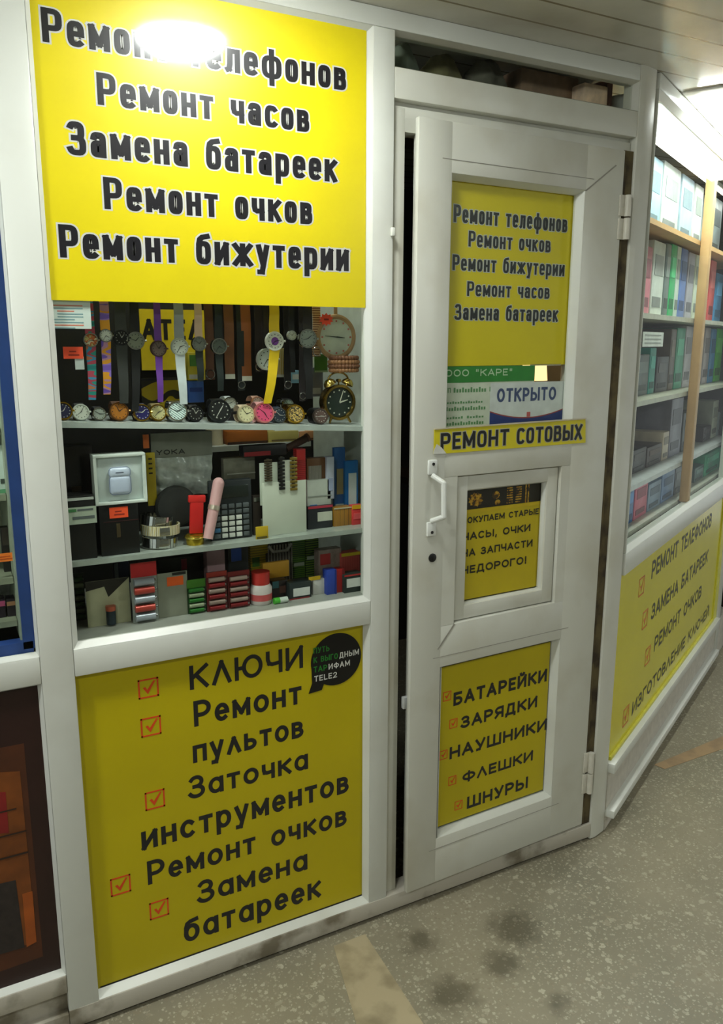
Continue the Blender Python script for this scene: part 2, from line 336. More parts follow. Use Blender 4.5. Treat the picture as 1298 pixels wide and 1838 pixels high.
# ceiling of white plastic boards
def boards():
    m = worn((200, 198, 186), (168, 162, 146), 3.0, .5, .75, .22); nt = m.node_tree; p = nt.nodes['Principled BSDF']; L = nt.links.new; N = nt.nodes.new
    src = p.inputs['Base Color'].links[0].from_socket
    tc = N('ShaderNodeTexCoord'); sp = N('ShaderNodeSeparateXYZ'); L(tc.outputs['Object'], sp.inputs[0])
    a = N('ShaderNodeMath'); a.operation = 'MULTIPLY_ADD'; L(sp.outputs['Y'], a.inputs[0]); a.inputs[1].default_value = 10.0; a.inputs[2].default_value = 40.9
    fr = N('ShaderNodeMath'); fr.operation = 'FRACT'; L(a.outputs[0], fr.inputs[0])
    lt = N('ShaderNodeMath'); lt.operation = 'LESS_THAN'; L(fr.outputs[0], lt.inputs[0]); lt.inputs[1].default_value = .07
    mx = N('ShaderNodeMix'); mx.data_type = 'RGBA'; L(lt.outputs[0], mx.inputs[0]); L(src, mx.inputs[6]); mx.inputs[7].default_value = lin((128, 118, 96)); L(mx.outputs[2], p.inputs['Base Color'])
    return m
struct(B().box(-4, 6, -4.2, 3.2, 2.19, 2.24).out('ceiling', boards(), None, False), 'low ceiling of narrow white plastic boards', 'ceiling')

# lamps set in the ceiling
def round_lamp(x, y, strength, label, r=.085):
    t = thing('ceiling_lamp', label, 'lamp', (x, y, 2.19), 0, 'round lamps in the passage ceiling')
    B().lathe([(r + .018, 0), (r + .018, -.004), (r + .008, -.011), (r, -.011), (r, -.002)], (0, 0, 0), 36, 'Z').out('rim', M((225, 225, 222), .4), t)
    B().lathe([(r, -.003), (r * .97, -.016), (r * .8, -.027), (r * .45, -.032), (.001, -.033)], (0, 0, 0), 36, 'Z').out('diffuser', emit((250, 255, 250), strength), t)
round_lamp(.15, -.335, LAMP_NEAR, 'round ceiling lamp above the yellow sign', .10)
round_lamp(.16, .24, FILL_IN, 'added fill lamp hidden above the watch display inside the kiosk', .05)  # unseen fill lamp, added to brighten the posters inside
round_lamp(-1.0, -.42, LAMP_ROW, 'round ceiling lamp above the neighbouring window')
for lx, lb in ((-1.16, 'left end'), (1.85, 'middle'), (4.0, 'right end')):
    round_lamp(lx, -1.9, FILL_FAR, 'added unseen fill lamp across the passage ceiling at the %s' % lb)  # unseen lamps added for general light in the passage
t = thing('tube_lamp', 'long bright ceiling lamp running along the angled glass front', 'lamp', (CX, 0, 2.19), TH)
B().box(.24, 1.50, -.175, -.006, -.006, 0, .002).out('housing', M((228, 228, 224), .4), t)
B().box(.30, 1.49, -.130, -.03, -.030, -.0065, .008).out('diffuser', emit((248, 255, 250), LAMP_TUBE), t)

# kiosk shell behind the fronts
shell = M((46, 44, 38), .8)
struct(B().slab([(-1.6, 1.75), (3.0, 1.75), (3.0, 1.80), (-1.6, 1.80)], 0, 2.19).out('wall_back', shell, None, False))
struct(B().box(-1.65, -1.6, .03, 1.8, 0, 2.19).out('wall_left', shell, None, False))
struct(B().box(3.0, 3.05, .9, 1.8, 0, 2.19).out('wall_right', shell, None, False))
struct(B().box(-.30, -.262, .05, 1.2, 0, 2.185).out('wall_partition', M((60, 58, 52), .8), None, False))

struct(B().box(-4, 6, -4.25, -4.2, 0, 2.19).out('wall_front', M((150, 150, 142), .7, 0, .2, 2), None, False))
struct(B().box(-.26, .195, .426, .44, 0, 2.18).out('wall_inner', M((24, 23, 21), .8), None, False))
# front frame members, faces at y = 0
FR = {}
def member(n, x0, x1, z0, z1, label, mat=PVC, y0=0.0, y1=.055, bev=.003):
    return struct(B().box(x0, x1, y0, y1, z0, z1, bev).out('trim_%d' % n, mat), label, 'frame')
member(3, -.2932, -.2291, .045, 2.152, 'white upright between the two windows on the left')
member(4, .4589, .5115, .045, 2.152, 'white upright between the window and the door')
member(5, -.2291, .4589, .8289, .8869, 'white rail below the watch window')
member(6, -1.6, -.2932, .8264, .8842, 'white rail below the neighbouring window')
member(7, -1.6, 1.2324, 2.1518, 2.19, 'white head rail under the ceiling')
member(8, .5115, 1.2324, 2.0177, 2.0807, 'white transom above the door', PVCD)
struct(B().box(-.2932, 1.2324, -.002, .055, .012, .0578, .003).out('trim_9', SILL), 'soiled white bottom rail under window and door', 'frame')
struct(B().box(-.2932, 1.26, .012, .05, 0, .02).out('trim_10', M((34, 30, 24), .8), None, False), 'plinth coloured dark as gap shadow under the bottom rail', 'plinth')  # dark colour paints the shadow in the gap under the rail
struct(B().box(-1.6, -.2932, -.002, .055, .105, .149, .003).box(-1.6, -.2932, .02, .05, 0, .11).box(-1.6, -.2932, 0, .03, .012, .05, .003).out('trim_11', SILL), 'bottom rails of the neighbouring front', 'frame')
# corner post of the kiosk, a rounded tube
pts = [(1.2324, .055), (1.2324, .003), (1.2354, 0), (1.252, 0), (1.258, .001), (1.300, .012), (1.306, .016), (1.300, .06)]
struct(B().slab(pts, .004, 2.19).out('trim_12', PVCD), 'white corner post to the right of the door', 'post')

# windows: beads and panes
def window(n, x0, x1, z0, z1, wd=.012, dp=.015, mat=PVC, label=None, pane=PANE):
    o = struct(B().bead(x0, x1, z0, z1, 0.001, dp, wd).out('window_%d' % n, mat, None, False), label, 'window')
    B().box(x0 + wd * .5, x1 - wd * .5, dp + .001, dp + .005, z0 + wd * .5, z1 - wd * .5).out('pane', pane, o, False)
    return o
window(1, -.2291, .4589, .8869, 2.1518, label='watch window of the kiosk')
window(2, -1.6, -.2932, .8842, 2.1518, .004, .02, label='neighbouring shop window at the left edge')
window(3, .5115, 1.2324, 2.0807, 2.1518, .005, .02, PVCD, 'low dark window above the door')

# ------------------------------------------------------------------ the door, hinged on its right side and a little ajar
# fixed door frame, set back from the posts
b = B(); b.box(.5115, 1.2324, .024, .06, 1.998, 2.03); b.box(.5115, .516, .026, .06, .0578, 2.01); b.box(.5135, .5485, .016, .06, .0578, 2.006, .002); b.box(.5135, 1.231, .0165, .06, 1.985, 2.0085, .002); b.box(.530, .60, .0172, .06, 1.957, 1.99)
struct(b.out('trim_13', PVCD), 'set back fixed frame round the door', 'frame')
struct(B().box(1.199, 1.2324, .006, .06, .0578, 1.985, .001).out('trim_14', RUST), 'rusty brown hinge side of the door frame', 'frame')
door = bpy.data.objects.new('door_1', None); COL.objects.link(door); door.location = (HX, 0, 0); door.rotation_euler = (0, 0, DOOR_A)
struct(door, 'white plastic door with three glazed openings standing slightly ajar', 'door')
DL, DT, DB = -.6380, 1.983, .064
OP = [(-.545, -.1335, 1.275, 1.875), (-.507, -.1625, .797, 1.178), (-.541, -.1335, .196, .686)]
b = B()
b.box(DL, OP[0][0], 0, .015, DB, DT, .003); b.box(DL + .024, OP[0][0] - .002, .014, .055, DB + .004, DT - .004); b.box(OP[0][1], -.0005, 0, .055, DB, DT, .003)
b.box(OP[0][0] - .01, OP[0][1] + .01, .0003, .055, OP[0][3], DT - .0003, .002)
b.box(OP[0][0] - .01, OP[0][1] + .01, .0003, .055, OP[1][3], OP[0][2], .002)
b.box(OP[0][0] - .01, OP[1][0], .0003, .055, OP[1][2], OP[1][3]); b.box(OP[1][1], OP[0][1] + .01, .0003, .055, OP[1][2], OP[1][3])
b.box(OP[0][0] - .01, OP[0][1] + .01, .0003, .055, OP[2][3], OP[1][2], .002)
b.box(OP[0][0] - .01, OP[0][1] + .01, .0003, .055, DB + .0003, OP[2][2], .002)
b.out('sash_frame', PVCD, door)
seam = M((150, 147, 136), .7)
b = B()
for a, z in ((OP[0], OP[0][3] + .028), (OP[2], OP[2][3] + .028)): b.box(a[0] - .028, a[1] + .028, -.0006, .001, z, z + .0015)
b.box(OP[2][0] - .028, OP[2][1] + .03, -.0006, .001, OP[2][2] - .03, OP[2][2] - .0285)
b.prism([(OP[1][0], OP[1][2]), (OP[1][0] + .004, OP[1][2] - .002), (OP[2][0] - .012, OP[2][3] + .05), (OP[2][0] - .016, OP[2][3] + .052)], -.0006, .001)
b.prism([(OP[0][1], OP[0][3]), (OP[0][1] + .003, OP[0][3] - .002), (-.03, DT - .04), (-.033, DT - .038)], -.0006, .001)
b.out('seam_lines', seam, door, False)
for k, a in enumerate(OP):
    if k != 1:
        dd = .0225
        B().bead(*a, .001, dd, .010).out('glazing_bead', PVC, door, False)
        B().box(a[0] + .012, a[1] - .012, dd + .002, dd + .005, a[2] + .012, a[3] - .012).out('pane', PANE, door, False)
# the small hatch in the middle of the door
h = OP[1]; b = B()
b.box(h[0] + .003, h[0] + .040, .010, .05, h[2] + .003, h[3] - .003, .002); b.box(h[1] - .040, h[1] - .003, .010, .05, h[2] + .003, h[3] - .003, .002)
b.box(h[0] + .036, h[1] - .036, .0103, .05, h[3] - .040, h[3] - .003, .002); b.box(h[0] + .036, h[1] - .036, .0103, .05, h[2] + .003, h[2] + .040, .002)
hs = b.out('hatch_sash', PVCD, door)
B().bead(h[0] + .038, h[1] - .038, h[2] + .038, h[3] - .038, .012, .022, .006).out('glazing_bead', PVC, hs, False)
B().box(h[0] + .04, h[1] - .04, .0255, .029, h[2] + .04, h[3] - .04).out('pane', PANE, hs, False)
# handle with two mounts, keyhole, hinges
hx, hz0, hz1 = -.5855, 1.055, 1.207
wh = M((226, 228, 222), .25, 0, .04)
B().tube([(hx, -.004, hz1 - .02), (hx + .012, -.034, hz1 - .035), (hx + .013, -.036, hz0 + .035), (hx, -.004, hz0 + .02)], .0065).out('handle', wh, door)
for z in (hz0, hz1):
    mt = B().box(hx - .013, hx + .013, -.007, .001, z - .018, z + .018, .003).out('handle_mount', wh, door)
    B().cyl((hx, -.0085, z + (.008 if z == hz1 else -.008)), (hx, -.006, z + (.008 if z == hz1 else -.008)), .0038).out('screw', M((60, 60, 58), .4, .6), mt)
kx, kz = -0.5783,0.9808
B().lathe([(.011, -.001), (.011, .002), (.008, .0035), (.001, .0035)], (kx, 0, kz), 24).box(kx - .0015, kx + .0015, -.0045, -.003, kz - .008, kz).out('keyhole', M((40, 40, 38), .4, .4), door)
for z0, z1 in ((1.765, 1.875), (.17, .302)):
    zm = (z0 + z1) / 2
    g = B().cyl((.012, -.008, z0), (.012, -.008, zm - .002), .0085).box(-.012, .010, -.004, .001, z0, zm - .003, .001).out('hinge', M((206, 202, 188), .35), door)
    B().cyl((.012, -.008, zm + .002), (.012, -.008, z1), .0085).box(-.012, .010, -.004, .001, zm + .003, z1, .001).out('hinge_leaf', M((206, 202, 188), .35), g)
b = B(); b.box(.0005, .010, .004, .03, DB, DT - .02); b.out('edge_gasket', RUST, door, False)

lx0, lz0 = 0.5100,1.7410
tag(B().box(.5030, .5112, -.009, -.0002, lz0 - .009, lz0 + .009, .002).out('door_buffer', M((222, 224, 214), .4), None, True), 'tiny white plastic stop on the upright left of the door', 'door stop')
lx0, lz0 = 0.5780,0.5990
B().box(DL - .004, DL + .03, .022, .034, lz0 - .016, lz0 + .016, .002).out('latch', M((200, 202, 200), .3, .3), door)
# ------------------------------------------------------------------ right hand front, turned by TH, local x along it, local y into the kiosk
def rbox(n, s0, s1, z0, z1, label, mat=PVC, y0=0.0, y1=.055, bev=.003, cat='frame'):
    o = B().box(s0, s1, y0, y1, z0, z1, bev).out('trim_%d' % n, mat); o.location = (CX, 0, 0); o.rotation_euler = (0, 0, TH); return struct(o, label, cat)
rbox(15, .03, 2.6, .83, .898, 'white rail below the glass of the angled front')
rbox(16, .03, 2.6, 2.149, 2.189, 'white head rail of the angled front')
rbox(17, 1.665, 1.74, .02, 2.149, 'white upright at the far end of the angled front')
rbox(18, .02, 1.665, .20, .232, 'white ledge under the yellow panel of the angled front', y0=-.014)
rbox(19, .02, 1.665, .05, .076, 'white foot ledge of the angled front', y0=-.022)
rbox(20, .02, 2.6, .004, .20, 'white skirting board of the angled front', M((196, 190, 178), .5), .004, .05, 0)
o = struct(B().bead(.03, 1.665, .898, 2.149, .001, .016, .012).out('window_4', PVC, None, False), 'glass of the angled front', 'window'); o.location = (CX, 0, 0); o.rotation_euler = (0, 0, TH)
B().box(.036, 1.66, .017, .021, .905, 2.143).out('pane', PANER, o, False)
o = struct(B().bead(1.74, 2.6, .898, 2.149, .001, .016, .012).out('window_5', PVC, None, False), 'far glass of the angled front', 'window'); o.location = (CX, 0, 0); o.rotation_euler = (0, 0, TH)
B().box(1.746, 2.59, .017, .021, .905, 2.143).out('pane', PANE, o, False)

# ================================================================== SIGNS
def sign(name, label, board, mat, loc=(0, 0, 0), rz=0.0, y=0.0, th=.003):
    o = B().box(board[0], board[1], y, y + th, board[2], board[3]).out(name, mat, None, False)
    o.location = loc; o.rotation_euler = (0, 0, rz); return tag(o, label, 'sign')
# the big glossy sign across the top of the window
sg = sign('shop_sign', 'big glossy yellow sign with five lines of repair services above the watches', (-.2275, .4475, 1.576, 2.1505), YEL, y=.0115)
b, e = B(), B()
for s, q in (('Ремонт телефонов', (-0.2030,0.3990,2.0190,0.0560)), ('Ремонт часов', (-0.1140,0.3130,1.9275,0.0550)), ('Замена батареек', (-0.1720,0.3770,1.8355,0.0580)),
             ('Ремонт очков', (-0.1130,0.3180,1.7455,0.0570)), ('Ремонт бижутерии', (-0.1990,0.4050,1.6535,0.0590))):
    glyphs(b, s, *q, .0109, .205, 'cond', 0, .22, 1.25, .76); glyphs(e, s, *q, .0113, .205, 'cond', .062, .22, 1.25, .76)
b.out('lettering', INK, sg, False); e.out('letter_outline', M((206, 206, 200), .4, 0, .03, 8, 1.0), sg, False)
# yellow panel under the window
lp = sign('service_panel', 'yellow panel below the watch window listing keys, remotes and sharpening with ticked boxes', (-.2285, .4575, .0585, .8285), YELB, y=.0225, th=.006)
b = B()
for s, q, rf in (('КЛЮЧИ', (0.0130,0.2880,0.7410,0.0570), 'Н'), ('Ремонт', (0.0190,0.2830,0.6510,0.0620), 'Н'), ('пультов', (0.0130,0.2870,0.5630,0.0430), 'п'),
                 ('Заточка', (-0.0000,0.2980,0.4750,0.0570), 'Н'), ('инструментов', (-0.1120,0.4100,0.3810,0.0460), 'п'), ('Ремонт очков', (-0.1030,0.4040,0.2905,0.0600), 'Н'),
                 ('Замена', (0.0100,0.2930,0.1990,0.0610), 'Н'), ('батареек', (-0.0270,0.3290,0.1085,0.0470), 'п')):
    glyphs(b, s, *(q if rf == 'Н' else (*q[:3], q[3] / .72)), .0223, .168, 'geo', gap=.2)
b.out('lettering', INKG, lp, False)
tick_boxes(lp, [(-0.0780,0.7650), (-0.0770,0.6750), (-0.0770,0.4980), (-0.1630,0.3110), (-0.0810,0.2210)], .044, .0224, RED)
b = B(); b.slab([(.4586, .001), (.4586, .0215), (.4486, .0215)], .0580, .8286)
for q in ([(-.2288, .001, .0580), (.4586, .001, .0580), (.4586, .0215, .0690), (-.2288, .0215, .0690)],):
    tb = bmesh.new(); tb.faces.new([tb.verts.new(p) for p in q]); tb.faces.new([tb.verts.new(p) for p in ((-.2288, .0215, .0580), (.4586, .0215, .0580), (.4586, .001, .0580), (-.2288, .001, .0580))]); b.add(tb)
b.out('glazing_bead', PVC, lp, False)
B().box(-.222, .452, .0214, .0222, .0690, .0725).out('rubber_seal', GASKET, lp, False)
# black speech bubble sticker on that panel
cx, cz = 0.3760,0.7460
b = B(); R0 = .0665
pts = [(cx + R0 * 1.02 * math.cos(a), cz + R0 * math.sin(a)) for a in [math.radians(q) for q in range(-120, 200, 8)]]
pts += [(cx - R0 * .98, cz - R0 * .75), (cx - R0 * 1.12, cz - R0 * 1.12), (cx - R0 * .6, cz - R0 * 1.08)]
st = tag(b.prism(pts, .0212, .0222).out('speech_bubble_sticker', M((8, 8, 10), .3), None, False), 'black speech bubble sticker in the top right corner of the yellow panel', 'sticker')
b, g = B(), B()
for k, (gs, ws, xg, xw, xe) in enumerate((('ПУТЬ', '', -.92, 0, -.28), ('К ВЫГО', 'ДНЫМ', -.92, .12, .93), ('ТАР', 'ИФАМ', -.92, -.32, .55), ('', 'ТЕLЕ2', 0, -.9, 0.02))):
    z = cz + R0 * (.38 - .36 * k); cp = R0 * .22
    if gs: glyphs(g, gs, cx + R0 * xg, cx + R0 * (xw - .06 if ws else xe), z, cp, .0209, .17)
    if ws: glyphs(b, ws, cx + R0 * xw, cx + R0 * xe, z, cp, .0209, .17)
b.out('lettering', M((205, 205, 198), .4), st, False); g.out('green_lettering', M((36, 120, 40), .4), st, False)

# signs on the door; their frames share the door's hinge point and angle
DLOC = (HX, 0, 0)
dz0 = 1.444
ds = sign('door_sign', 'yellow list of repairs behind the upper door glass', (-.542, -.136, dz0, 1.872), M((222, 200, 0), .4, 0, .03, 8), DLOC, DOOR_A, y=.0315)
b, e = B(), B()
for s, q in (('Ремонт телефонов', (-0.5159,-0.1586,1.7756,0.0391)), ('Ремонт очков', (-0.4708,-0.2118,1.7235,0.0359)), ('Ремонт бижутерии', (-0.5158,-0.1606,1.6677,0.0356)),
             ('Ремонт часов', (-0.4710,-0.2074,1.6100,0.0341)), ('Замена батареек', (-0.5055,-0.1748,1.5533,0.0368))):
    glyphs(b, s, *q, .0308, .19, 'cond', 0, .22, 1.2, .78); glyphs(e, s, *q, .0312, .19, 'cond', .055, .22, 1.2, .78)
b.out('lettering', INK, ds, False); e.out('letter_outline', M((206, 206, 200), .4), ds, False)
nx = -.245
nt_ = sign('notice_sheet', 'white notice sheet with a green heading behind the door glass', (-.542, nx, 1.290, dz0 - .001), M((206, 210, 196), .6), DLOC, DOOR_A, y=.0315, th=.001)
B().box(-.542, nx, .0309, .0314, 1.404, dz0 - .001).out('green_heading', M((40, 130, 44), .5), nt_, False)
b = B(); glyphs(b, 'ООО "КАРЕ"', -.530, -.320, 1.419, .017, .0307, .17); b.out('heading_lettering', M((190, 214, 180), .5), nt_, False)
b = B()
glyphs(b, 'ИП', -.530, -.512, 1.380, .012, .0312, .17)
for xa, xb, z, c in ((-.503, -.40, 1.380, .012), (-.392, -.325, 1.380, .012), (-.530, -.41, 1.353, .006), (-.525, -.40, 1.336, .010), (-.530, -.47, 1.316, .006), (-.46, -.405, 1.316, .006), (-.530, -.405, 1.300, .009)):
    k = int((xb - xa) / .008)
    for j in range(k): b.box(xa + (xb - xa) * j / k, xa + (xb - xa) * (j + .62) / k, .0310, .0313, z, z + c * (.7 if j % 3 else 1.0))
b.out('lettering', M((92, 140, 92), .6), nt_, False)
# open sign: white with a blue curved foot
x0, x1, z0, z1 = -0.3895,-0.1338,1.3013,1.4048
op = sign('open_sign', 'white and blue OPEN sign hung at the lower right of the door glass', (x0, x1, 1.292, z1 - .004), M((214, 216, 218), .5), DLOC, DOOR_A, y=.0300, th=.0009)
n = 16; arc = [(x0 + (x1 - x0) * k / n, 1.292 + .022 + .020 * (2 * k / n - 1) ** 2 - .006) for k in range(n + 1)]
B().prism([(x0, 1.292), (x1, 1.292)] + arc[::-1], .0295, .0300).out('blue_foot', M((34, 52, 120), .5), op, False)
B().prism(arc + [(x, z + .003) for x, z in arc[::-1]], .0295, .0300).out('red_line', M((150, 60, 60), .5), op, False)
b = B(); glyphs(b, 'ОТКРЫТО', -0.3685,-0.1687,1.3521,0.0349, .0297, .2, gap=.2); b.out('lettering', M((66, 78, 120), .5), op, False)
B().box((x0 + x1) / 2 - .006, (x0 + x1) / 2 + .006, .0292, .0295, 1.312, 1.324).out('emblem', M((190, 90, 90), .5), op, False)
x0, x1, z0, z1 = -0.2607,-0.1550,1.4465,1.4920
tag(B().box(x0, x1, .0315, .0323, z0, min(z1, dz0 - .002)).out('small_notice', M((196, 190, 172), .6), None, False), 'small cream card beside the green heading on the door', 'notice')
sn = bpy.data.objects['small_notice']; sn.location = DLOC; sn.rotation_euler = (0, 0, DOOR_A)
# narrow strip sign glued across the door
q = M((214, 200, 30), .35, 0, .05, 20)
ss = B().prism([(-.5815, 1.2980), (-.0887, 1.3003), (-.0835, 1.2368), (-.545, 1.2375), (-.572, 1.243), (-.5815, 1.2385)], -.0025, -.0008).out('strip_sign', q, None, False)
ss.location = DLOC; ss.rotation_euler = (0, 0, DOOR_A); tag(ss, 'narrow yellow strip with thick black capitals glued across the middle of the door', 'sign')
b = B(); e = B()
for s, xa, xb in (('РЕМОНТ', -.563, -.352), ('СОТОВЫХ', -.326, -.099)):
    glyphs(b, s, xa, xb, 1.2465, .041, -.0031, .20, 'cond', 0, .22, 1.15); glyphs(e, s, xa, xb, 1.2465, .041, -.0027, .20, 'cond', .05, .22, 1.15)
b.out('lettering', M((24, 24, 24), .4), ss, False); e.out('letter_outline', M((170, 170, 150), .4), ss, False)
B().prism([(-.582, 1.297), (-.088, 1.3003), (-.0880, 1.3035), (-.30, 1.3025), (-.582, 1.2995)], -.005, -.002).out('peeling_edge', M((196, 186, 160), .6), ss, False)
B().prism([(-.5825, 1.2385), (-.545, 1.2370), (-.56, 1.253), (-.574, 1.262), (-.5825, 1.246)], -.0035, -.0027).out('worn_corner', M((206, 206, 198), .6), ss, False)
# poster in the hatch
h = OP[1]; px0, px1, pz0, pz1 = h[0] + .042, h[1] - .042, h[2] + .046, h[3] - .043
hp = sign('hatch_poster', 'yellow poster buying old watches in the small hatch of the door', (px0, px1, pz0, pz1), M((206, 178, 16), .5, 0, .06, 12), DLOC, DOOR_A, y=.0305, th=.001)
zt = pz1 - .052
B().box(px0, px1, .0299, .0304, zt, pz1).out('picture_band', M((36, 26, 10), .5), hp, False)
gear = multi([(70, 48, 8), (176, 122, 20), (210, 160, 40)], 90, .5)
b = B()
for gx, gz, gr in ((px0 + .040, zt + .024, .024), (px0 + .105, zt + .030, .014), (px0 + .112, zt + .010, .010)):
    pts = []
    for k in range(24):
        a = 2 * PI * k / 24; r = gr * (1.0 if k % 2 else .82); pts.append((gx + r * math.cos(a), gz + r * math.sin(a) * .8))
    b.prism(pts, .0295, .0299)
for xx in (px0 + .142, px0 + .172):
    for k in range(7): b.box(xx, xx + .020, .0295, .0299, zt + .004 + .0065 * k, zt + .0075 + .0065 * k)
for xx in (px0 + .205, px0 + .214): b.box(xx, xx + .004, .0295, .0299, zt, pz1)
b.out('gear_picture', gear, hp, False)
B().box(px0, px1, .0297, .0304, zt - .010, zt - .001).out('plain_band', M((214, 180, 20), .5), hp, False)
b = B()
for s, q in (('ПОКУПАЕМ СТАРЫЕ', (px0 - .002, px1 - .005, zt - .036, .0165)), ('ЧАСЫ, ОЧКИ', (px0 + .002, px1 - .032, zt - .080, .0200)), ('НА ЗАПЧАСТИ', (px0 + .001, px1 - .022, zt - .124, .0200)), ('НЕДОРОГО!', (px0 + .001, px1 - .040, zt - .170, .0215))):
    glyphs(b, s, *q, .0298, .21, gap=.2)
b.out('lettering', M((40, 34, 22), .5), hp, False)
# lower door panel
x0, x1, z0, z1 = OP[2]
dp = sign('door_panel', 'yellow lower door panel listing batteries, chargers and headphones', (x0 + .016, x1 - .014, z0 + .016, z1 - .014), YELB, DLOC, DOOR_A, y=.0235, th=.002)
b = B()
for s, q in (('БАТАРЕЙКИ', (-0.4834,-0.1547,0.5548,0.0383)), ('ЗАРЯДКИ', (-0.4558,-0.1866,0.4829,0.0350)), ('НАУШНИКИ', (-0.4913,-0.1452,0.4025,0.0356)),
             ('ФЛЕШКИ', (-0.4456,-0.1928,0.3192,0.0320)), ('ШНУРЫ', (-0.4271,-0.2068,0.2354,0.0368))):
    glyphs(b, s, *q, .0233, .22, gap=.2)
b.out('lettering', INKG, dp, False)
tick_boxes(dp, [(-0.5044,0.5884), (-0.4813,0.5051), (-0.5117,0.4217), (-0.4797,0.3373), (-0.4563,0.2566)], .026, .0234, RED)
# yellow panel of the angled front
RL = (CX, 0, 0)
rp = sign('service_panel', 'yellow panel of the angled front with four ticked lines of capitals', (.03, 1.62, .232, .829), M((214, 204, 18), .25, 0, .04, 5), RL, TH, y=.012, th=.005)
B().box(1.60, 1.664, .006, .0118, .232, .829).out('end_strip', M((214, 210, 80), .4), rp, False)
B().box(.04, 1.60, .004, .0118, .2325, .243).out('glazing_bead', M((206, 200, 70), .4), rp, False)
b = B()
for s, q in (('РЕМОНТ ТЕЛЕФОНОВ', (0.3940,1.3610,0.7290,0.0620)), ('ЗАМЕНА БАТАРЕЕК', (0.4350,1.3530,0.5715,0.0580)),
             ('РЕМОНТ ОЧКОВ', (0.5130,1.2810,0.4325,0.0560)), ('ИЗГОТОВЛЕНИЕ КЛЮЧЕЙ', (0.2760,1.4990,0.2845,0.0490))):
    glyphs(b, s, *q, .0117, .19, gap=.2)
b.out('lettering', M((60, 58, 22), .5), rp, False)
tick_boxes(rp, [(0.2780,0.7340), (0.3540,0.6010), (0.4290,0.4470), (0.2040,0.3140)], .062, .0119, M((206, 110, 40), .5))

# ================================================================== WATCH WINDOW
def S1(x): return 1.345 - .058 * (x + .22)
S2, S3, SB = 1.059, .895, 1.226
b = B(); b.prism([(-.2285, S1(-.2285) - .011), (.5070, S1(.507) - .011), (.5070, S1(.507)), (-.2285, S1(-.2285))], .045, .24)
tag(b.out('display_shelf', M((176, 184, 180), .25), None, False), 'grey shelf edge carrying the row of lying watches', 'shelf')
tag(B().box(-.2285, .507, .045, .26, S2 - .011, S2).out('display_shelf', M((160, 168, 160), .25), None, False), 'grey shelf carrying the calculator and the boxed earphones', 'shelf')
tag(B().box(-.2285, .507, .03, .40, S3 - .012, S3).out('display_shelf', M((150, 152, 144), .35), None, False), 'bottom board of the watch window carrying batteries', 'shelf')
tag(B().box(.20, .505, .44, .62, SB - .014, SB).out('display_shelf', M((176, 180, 178), .4), None, False), 'shelf further back in the kiosk behind the wallet', 'shelf')
struct(B().box(.508, .5145, .058, .43, .885, 2.15).out('trim_21', M((190, 198, 188), .5), None, False), 'pale side board inside the watch window', 'board')
struct(B().cyl((-.228, .08, 1.60), (.507, .08, 1.60), .003).out('trim_22', STEEL), 'thin rail from which the watches hang', 'rail')

def hands(b, r, y, a1=60, a2=-50):
    for a, l, w_ in ((a1, .55, .10), (a2, .75, .07)):
        a = math.radians(a); dx, dz = math.sin(a), math.cos(a); w_ *= r / 2; l *= r
        b.prism([(-dz * w_, dx * w_), (dz * w_, -dx * w_), (dx * l + dz * w_ * .4, dz * l - dx * w_ * .4), (dx * l - dz * w_ * .4, dz * l + dx * w_ * .4)], y - .0004, y)
    return b
def face_parts(root, r, case, dial, hand, tilt=0.0, c=(0, 0, 0), ticks=True):
    """round case with bezel, dial, hour marks and hands, facing -y"""
    def place(b): return b.turn(-tilt, 'X', (0, 0, 0))
    def out(b, n, m):
        b = place(b); bmesh.ops.translate(b.bm, verts=b.bm.verts[:], vec=c); return b.out(n, m, root)
    cs = out(B().lathe([(r * .8, -.008), (r, -.006), (r, .001), (r * .96, .0035), (r * .84, .0035), (r * .82, .0015), (.0005, .0012)], n=28), 'case', case)
    out(B().lathe([(r * .82, .0014), (r * .81, .0020), (.0004, .0021)], n=28), 'dial', dial)
    out(B().cyl((r * .98, -.002, 0), (r * 1.16, -.002, 0), r * .11, n=10), 'crown', case)
    if ticks:
        b = B()
        for k in range(12):
            a = 2 * PI * k / 12; x, z = .68 * r * math.cos(a), .68 * r * math.sin(a); q = r * .045
            b.box(x - q, x + q, -.0026, -.0022, z - q, z + q)
        out(b, 'hour_marks', hand)
    out(hands(B(), r, -.0026, random.randint(20, 160), random.randint(-160, -20)), 'hands', hand)
PALE = M((176, 176, 166), .4)
GW = 'wristwatches hanging in the watch window'
def hang(x, z, y, r, sw, xb, zb, top, bot, dial, case, label, hand=None, ztop=1.598):
    t = thing('wristwatch', label, 'watch', (x, y, z), 0, GW)
    n = 8
    B().strip([(0, .0 + .002 * math.sin(k), (r * .78) + (ztop - z - r * .78) * k / n) for k in range(n + 1)], [sw * (1 - .1 * k / n) for k in range(n + 1)], .0022).out('strap', top, t)
    B().strip([((xb - x) * (k / n) ** 1.3, .002 * math.sin(k * .9), -(r * .78) + (zb - z + r * .78) * k / n) for k in range(n + 1)], [sw * (1 - .25 * k / n) for k in range(n + 1)], .0022).out('strap', bot, t)
    face_parts(t, r, case, dial, hand or INK); return t
L_ = lambda c, **k: M(c, .55, **k)
teal = multi([(26, 120, 120), (40, 150, 140), (180, 70, 90), (60, 150, 190), (196, 120, 80)], 45, .5, (.4, 1, 1))
lil = multi([(120, 90, 190), (150, 120, 210), (230, 160, 40), (190, 140, 170), (110, 80, 180)], 38, .5, (.4, 1, 1))
gy = L_((52, 54, 52)); bk = L_((14, 14, 16)); pur = L_((104, 56, 150)); wht = L_((204, 212, 214)); clr = L_((150, 156, 160)); drk = L_((24, 34, 32)); ylw = L_((226, 190, 20)); dkb = L_((30, 24, 24))
